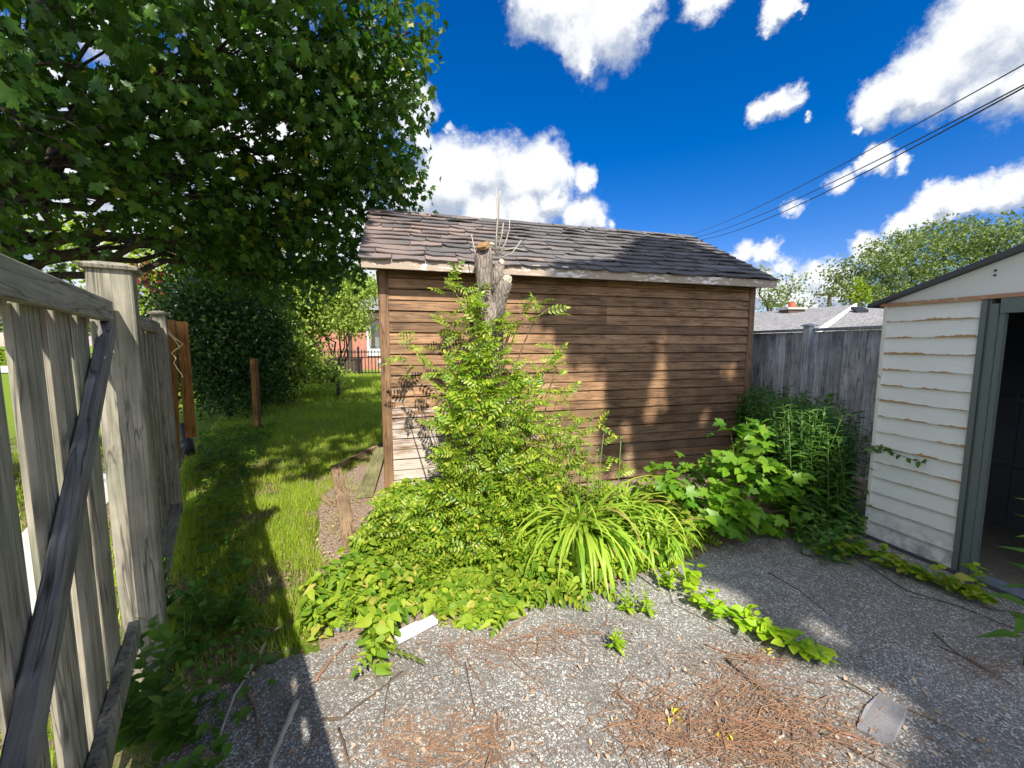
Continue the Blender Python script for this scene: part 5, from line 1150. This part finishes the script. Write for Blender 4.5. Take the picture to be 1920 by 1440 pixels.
    V, Fc = cat([scatter(tm, P[k_], Fr[k_], sz[k_]*f_) for tm, k_, f_ in ((T_OV, pick < .4, 1), (T2, (pick >= .4) & (pick < .68), 1.1), (T3, (pick >= .68) & (pick < .88), 1.1), (T_LAN, (pick >= .88) & (pick < .96), 1.3), (T_PIN, pick >= .96, 2.4))]); tag(mesh_np('ground_cover', V, Fc, M['cover']), 'carpet of small heart shaped green leaves under the rowan shrub', 'ground cover', kind='stuff')
    # dark low growth along the left fence foot and far lawn edge
    poly = [(fw(t_, n_, 0).x, fw(t_, n_, 0).y) for t_, n_ in ((1.6, -.33), (2.6, -.2), (5, -.2), (9, -.3), (9, .9), (6.5, .45), (4.8, .12), (3.2, .1), (2.0, .12), (1.6, -.1))]
    arr = np.array(poly); q = RNG.uniform(arr.min(0), arr.max(0), size=(60000, 2)); q = q[poly_in(poly, q)][:2300]; n = len(q)
    P = np.stack([q[:, 0], q[:, 1], RNG.random(n)*.08+.02], 1); a = RNG.uniform(0, 6.28, n); Dd = np.stack([np.cos(a), np.sin(a), np.full(n, .0)], 1); Nv = RNG.normal(size=(n, 3))*.3; Nv[:, 2] += .9
    V, Fc = scatter(T_OV, P, frames(Dd, Nv), RNG.uniform(.5, 1.2, n)*.06); tag(mesh_np('ground_ivy', V, Fc, M['shade']), 'low leafy growth in the shade along the fence foot', 'ground cover', kind='stuff')
    # low plants by creeper / under weeds front
    poly = [(G(*q).x, G(*q).y) for q in ((1480, 1010), (1560, 985), (1625, 1010), (1600, 1060), (1540, 1065), (1500, 1040))]
    arr = np.array(poly); q = RNG.uniform(arr.min(0), arr.max(0), size=(9000, 2)); q = q[poly_in(poly, q)][:700]; n = len(q)
    P = np.stack([q[:, 0], q[:, 1], RNG.random(n)**1.5*.22+.02], 1); a = RNG.uniform(0, 6.28, n); Dd = np.stack([np.cos(a), np.sin(a), np.zeros(n)], 1); Nv = RNG.normal(size=(n, 3))*.3; Nv[:, 2] += .9
    V, Fc = scatter(T_OV, P, frames(Dd, Nv), RNG.uniform(.5, 1.1, n)*.055); tag(mesh_np('low_weeds', V, Fc, M['weed']), 'low dark weeds spilling onto the asphalt by the white shed corner', 'weeds', kind='stuff')
build_weeds()

# ------------------------------------------------------------------ grass
def build_grass():
    def zone(poly, n, L, w, clumpy):
        arr = np.array(poly); q = RNG.uniform(arr.min(0), arr.max(0), size=(n*4, 2)); q = q[poly_in(poly, q)]
        f = np.sin(q[:, 0]*6.1+1.3*np.sin(q[:, 1]*4.3))*np.cos(q[:, 1]*5.7+1.7*np.sin(q[:, 0]*3.1)); q = q[RNG.random(len(q)) < np.clip(.65+clumpy*f, .08, 1)][:n]; k = len(q)
        P = np.stack([q[:, 0], q[:, 1], np.array([ground_z(x, y) for x, y in q])-.01], 1); a = RNG.uniform(0, 6.28, k)
        Dv = np.stack([np.cos(a)*.45, np.sin(a)*.45, np.ones(k)], 1)+RNG.normal(size=(k, 3))*.2; Nv = np.stack([-np.cos(a), -np.sin(a), np.full(k, .3)], 1)+RNG.normal(size=(k, 3))*.3
        Ls = L*RNG.uniform(.45, 1.35, k); S = np.stack([np.full(k, w), Ls, Ls], 1)
        return scatter(T_BL, P, frames(Dv, Nv), S)
    def gp(*px): return [(G(*q).x, G(*q).y) for q in px]
    near = gp((480, 1240), (330, 1290), (300, 1180), (330, 930), (640, 900), (600, 940), (590, 1010), (610, 1060), (580, 1120), (590, 1200))
    mid = gp((330, 930), (345, 860), (400, 800), (716, 800), (722, 850), (640, 895))
    midfar = gp((400, 800), (440, 755), (714, 750), (716, 800))
    y1 = G(440, 755).y
    far = [(G(440, 755).x, y1), (D(520, 700, 15).x, 15.0), (D(740, 700, 15).x+.6, 15.0), (G(718, 755).x, y1)]
    strip = gp((590, 1190), (560, 1100), (575, 1000), (585, 910), (640, 890), (700, 860), (700, 900), (660, 960), (640, 1040))
    parts = [zone(strip, 1300, .07, .004, .9), zone(near, 24000, .085, .0042, .95), zone(mid, 26000, .085, .0055, .35), zone(midfar, 16000, .09, .008, .25), zone(far, 26000, .12, .014, .2)]
    V, Fc = cat(parts); tag(mesh_np('lawn_grass', V, Fc, M['grass']), 'rough green grass of the lawn left of the brown shed', 'grass', kind='stuff')
    bf = [tuple(fw(t, n, 0))[:2] for t, n in ((-1, -.5), (-1, -.93), (5, -.93), (5, -.5))]; bf2 = [tuple(fw(t, n, 0))[:2] for t, n in ((-1, -1.42), (-1, -4), (9, -4), (9, -1.42))]
    V, Fc = cat([zone(bf, 5000, .1, .008, .2), zone(bf2, 12000, .1, .012, .2)]); tag(mesh_np('verge_grass', V, Fc, M['grass']), 'sunny grass beyond the gate and left fence', 'grass', kind='stuff')
build_grass()

# ------------------------------------------------------------------ planks, sticks, litter
def plank(name, label, a, b, w, th, z, mat, cat_='board', lift=0):
    A = G(*a); B = G(*b); A.z = z+th/2; B.z = z+th/2+lift; m = MB(); d = (B-A); L = d.length
    m.bar((0, 0, 0), (0, L, 0), w, th, (0, 0, 1), .004); o = m.build(name, M[mat]); o.location = A
    o.rotation_euler = (math.asin(max(-1, min(1, d.z/L))), 0, math.atan2(-d.x, d.y)); return tag(o, label, cat_)
plank('loose_plank', 'brown plank lying with its split end in the ground cover', (660, 1035), (630, 885), .115, .035, .01, 'plank', lift=.05)
plank('loose_plank', 'wide mossy plank leaning by the shed corner', (684, 935), (716, 846), .17, .03, .01, 'plankmoss', lift=.06)
plank('edging_board', 'long weathered edging board between lawn and shed', (625, 884), (716, 838), .05, .07, .0, 'plank')
plank('small_board', 'short piece of board in the bare soil', (588, 922), (624, 948), .07, .025, .005, 'plank')
def small_things():
    def at(m, name, mat, label, cat_, p, sm=False):
        o = m.build(name, M[mat], None, sm); o.location = p; return tag(o, label, cat_)
    # white broken plastic piece
    a = G(742, 1203); b = G(815, 1165); d = (b-a); L = d.length; m = MB()
    m.bar((0, 0, .012), (L, 0, .012), .062, .014, (0, 0, 1), .003); m.bar((0, -.036, .018), (L*.98, -.036, .018), .012, .026, (0, 0, 1), .002); m.bar((.02, .03, .021), (L*.6, .028, .021), .010, .010, (0, 0, 1))
    o = at(m, 'broken_siding', 'plasticwhite', 'white broken plastic strip at the edge of the ground cover', 'debris', (a.x, a.y, .006)); o.rotation_euler = (0, 0, math.atan2(d.y, d.x))
    # crumpled clear wrapper
    m = MB(); n = 8; vs = [(i/(n-1)*.12, j/(n-1)*.10, .01+.035*random.random()) for j in range(n) for i in range(n)]
    m.add(vs, [(j*n+i, j*n+i+1, (j+1)*n+i+1, (j+1)*n+i) for j in range(n-1) for i in range(n-1)])
    t = NT('clear_plastic'); g = t.n('ShaderNodeBsdfGlossy'); g.inputs['Roughness'].default_value = .15; tr = t.n('ShaderNodeBsdfTransparent'); mx = t.n('ShaderNodeMixShader'); mx.inputs[0].default_value = .45; t.l(tr.outputs[0], mx.inputs[1]); t.l(g.outputs[0], mx.inputs[2]); M['clear'] = t.done(mx.outputs[0])
    at(m, 'plastic_wrapper', 'clear', 'crumpled clear plastic wrapper among the small leaves', 'litter', G(612, 1190))
    # tin lid
    m = MB(); m.tube([(0, 0, 0), (0, 0, .05)], .032, 16); m.tube([(0, 0, .05), (0, 0, .055)], [.036, .036], 16)
    o = at(m, 'tin_can', 'tin', 'small dented metal can under the weeds near the white shed', 'can', G(1508, 1040)+Vector((0, 0, .03))); o.rotation_euler = (1.2, .3, .4)
    # shingle piece
    pts = [G(*q) for q in ((1650, 1303), (1668, 1318), (1700, 1335), (1695, 1360), (1672, 1400), (1640, 1390), (1605, 1370), (1622, 1330))]
    c = pts[0].copy(); m = MB(); n = len(pts); m.add([p-c+Vector((0, 0, .012+.004*(i % 3))) for i, p in enumerate(pts)] + [p-c+Vector((0, 0, .006)) for p in pts], [tuple(range(n))[::-1], tuple(range(n, 2*n))] + [(i, n+i, n+(i+1) % n, (i+1) % n) for i in range(n)])
    M['gritty'] = plain('gritty_grey_shingle', (.22, .21, .21), .95, 0, .35, 90)
    at(m, 'shingle_piece', 'gritty', 'flat grey piece of roof shingle on the asphalt', 'shingle', c)
    # yellow leaves
    for (px, py, s, lab) in ((1362, 1385, .03, 'yellow flower tuft beside the pale stick'), (1262, 1352, .035, 'yellow green curled leaf on the brown litter'), (1440, 1228, .03, 'yellow leaf between the vine and the twigs')):
        P = np.zeros((7, 3))+RNG.normal(size=(7, 3))*.012; P[:, 2] = abs(P[:, 2])+.008; V, Fc = scatter(T_LAN, P, frames(*rand_leaf_dirs(7, None, -.2, .8)), np.full(7, s)); o = mesh_np('yellow_leaf', V, Fc, M['yellow']); o.location = G(px, py); tag(o, lab, 'leaf')
    S = [('pale peeled stick sticking out of the grass in the shade', [(497, 1212), (480, 1245), (462, 1272), (440, 1310), (412, 1388)], .009, 'twigpale'), ('thickest pale stick at the bottom edge in the shadow', [(553, 1325), (540, 1360), (525, 1400), (508, 1450)], .014, 'twigpale'),
         ('bent grey stick between the two pale sticks', [(463, 1300), (478, 1330), (486, 1370), (488, 1408)], .006, 'twig'), ('short reddish stick on the sunny asphalt edge', [(590, 1283), (615, 1250), (650, 1212)], .009, 'twigred'),
         ('long dark forked branch on the sunny asphalt', [(605, 1354), (640, 1352), (670, 1328), (710, 1300), (755, 1262)], .006, 'twigdark'), ('dark side twig crossing the forked branch', [(733, 1275), (725, 1305), (718, 1362)], .004, 'twigdark'), ('thin straight twig pointing at the green sprig', [(600, 1276), (680, 1270), (785, 1266)], .003, 'twig'),
         ('thin upright dark twig in the middle of the asphalt', [(872, 1245), (882, 1295), (893, 1350)], .003, 'twigdark'), ('short tan stick right of the thin dark twig', [(880, 1250), (893, 1268), (908, 1290)], .004, 'twigred'), ('brown stick leaning out of the ground cover by the white strip', [(985, 1160), (955, 1182), (925, 1205)], .005, 'twigred'),
         ('long curved dark twig at the bottom right of the litter', [(1360, 1240), (1420, 1290), (1478, 1330), (1486, 1380), (1488, 1440)], .006, 'twigdark'), ('brown twig just below the creeping vine', [(1322, 1212), (1380, 1232), (1490, 1242)], .004, 'twigred'), ('long brown twig running to the grey shingle piece', [(1440, 1330), (1500, 1350), (1570, 1376), (1655, 1402)], .005, 'twigred'),
         ('left twig in the big patch of brown litter', [(1155, 1303), (1195, 1330), (1260, 1360)], .005, 'twigred'), ('thin twig in the shade above the vine', [(1440, 1075), (1500, 1110), (1560, 1158)], .003, 'twigdark'), ('long twig passing above the shingle piece', [(1578, 1275), (1640, 1310), (1700, 1332), (1790, 1372)], .004, 'twig'),
         ('short dark stick at the lower left corner', [(318, 1412), (340, 1392), (362, 1376)], .008, 'twigdark'), ('curled pale stick in the lower right litter', [(1450, 1398), (1468, 1385), (1472, 1362), (1466, 1352)], .006, 'twigpale'), ('twig in the shade at the far right', [(1750, 1190), (1790, 1225), (1850, 1262)], .004, 'twig'), ('thin twig at the far right bottom', [(1760, 1215), (1820, 1240), (1900, 1290)], .003, 'twigdark'),
         ('thin stick at the bottom beside the watery shadow edge', [(635, 1370), (648, 1410), (655, 1440)], .005, 'twigdark'), ('straight brown stick in the lower litter', [(1250, 1330), (1290, 1310), (1330, 1285)], .003, 'twigred'), ('dark twig along the foot of the white shed', [(1560, 1020), (1700, 1110), (1800, 1140), (1920, 1190)], .004, 'twigdark'), ('stick lying below the right litter patch', [(1540, 1380), (1600, 1410), (1680, 1450)], .005, 'twigdark')]
    for lab, pts, r, mt in S:
        P = [G(x, y)+Vector((0, 0, .006+r)) for x, y in pts]; b = P[0].copy(); Q = []
        for i in range(len(P)-1):
            for k in range(3): Q.append(P[i].lerp(P[i+1], k/3)-b+Vector((random.gauss(0, r*.22), random.gauss(0, r*.22), random.random()*r*.3)))
        Q.append(P[-1]-b); n = len(Q); m = MB(); m.tube(Q, [r*(1-.45*i/n)*random.uniform(.88, 1.12) for i in range(n)], 7); o = m.build('stick', M[mt], None, True); o.location = b; tag(o, lab, 'stick', 'sticks scattered on the ground')
    # litter strands in patches
    pt = [(960, 1225, .30, .10, 520), (1060, 1190, .22, .06, 260), (760, 1400, .16, .14, 700), (870, 1400, .22, .12, 800), (1010, 1290, .12, .1, 90), (1280, 1350, .26, .16, 1300), (1400, 1310, .20, .22, 1300), (1370, 1390, .24, .12, 1100), (1480, 1350, .18, .14, 600), (1400, 1235, .14, .07, 200), (1460, 1430, .25, .08, 500), (1200, 1380, .14, .1, 400), (1560, 1360, .12, .1, 160), (1830, 1250, .2, .1, 220), (420, 1330, .2, .12, 90), (700, 1240, .12, .06, 120), (900, 1210, .3, .06, 220), (1110, 1250, .5, .4, 160), (640, 960, .2, .5, 420), (1400, 1030, .3, .1, 160), (340, 1430, .1, .05, 120)]
    V = []; Fs = []
    for px, py, sx, sy, n in pt:
        c = G(px, py)
        for _ in range(int(n*.62)):
            x = c.x+random.gauss(0, sx*random.choice((.5, .5, .8, 1.3))); y = c.y+random.gauss(0, sy*.6); L = random.uniform(.012, .06); a = random.gauss(.3, 1.1); w = random.uniform(.0004, .0011); k = len(V); z = .009+random.random()*.010; bend = random.gauss(0, .5)
            p = Vector((x, y, z)); aa = a
            for i in range(4):
                s = Vector((-math.sin(aa), math.cos(aa), 0)); V += [tuple(p-s*w), tuple(p+s*w+Vector((0, 0, w)))]; p = p+Vector((math.cos(aa), math.sin(aa), random.gauss(0, .12)))*(L/3); p.z = max(p.z, .008); aa += bend/3
            for i in range(3): a_ = k+2*i; Fs += [(a_, a_+1, a_+3), (a_, a_+3, a_+2)]
    tw = MB()
    for px, py, sx, sy, n in pt:
        if n < 200: continue
        c = G(px, py)
        for _ in range(n//26):
            x = c.x+random.gauss(0, sx*.6); y = c.y+random.gauss(0, sy*.6); L = random.uniform(.06, .22); a = random.gauss(-.5, .7); q = Vector((x, y, .012+random.random()*.012)); Q = [q.copy()]
            for i in range(3): a += random.gauss(0, .25); q = q+Vector((math.cos(a), math.sin(a), random.gauss(0, .05)))*(L/3); q.z = max(q.z, .01); Q.append(q.copy())
            r = random.uniform(.001, .0026); tw.tube(Q, [r, r*.9, r*.7, r*.4], 5)
    tag(tw.build('fallen_twigs', M['twigred']), 'thin dry twigs tangled in the orange brown litter', 'litter', kind='stuff')
    tag(mesh_np('fallen_catkins', np.array(V), np.array(Fs), M['litter']), 'orange brown patches of dry catkins and needles on the asphalt', 'litter', kind='stuff')
    n = 1500; c = [G(640+random.gauss(0, 50), 960+random.gauss(0, 90)) for _ in range(n//2)] + [G(random.uniform(330, 1900), random.uniform(1080, 1430)) for _ in range(n//3)] + [G(random.gauss(1240, 35), random.gauss(985, 14), .05) for _ in range(260)] + [G(random.gauss(470, 60), random.gauss(1000, 120)) for _ in range(500)] + [G(random.gauss(640, 30), random.gauss(1050, 60)) for _ in range(260)]
    P = np.array([tuple(p+Vector((0, 0, .012))) for p in c]); n = len(P); V, Fc = scatter(T_OV, P, frames(*rand_leaf_dirs(n, None, .0, .85)), RNG.uniform(.4, 1.1, n)*.028); tag(mesh_np('dead_leaves', V, Fc, M['deadleaf']), 'scattered small dead leaves on soil and asphalt', 'litter', kind='stuff')
small_things()
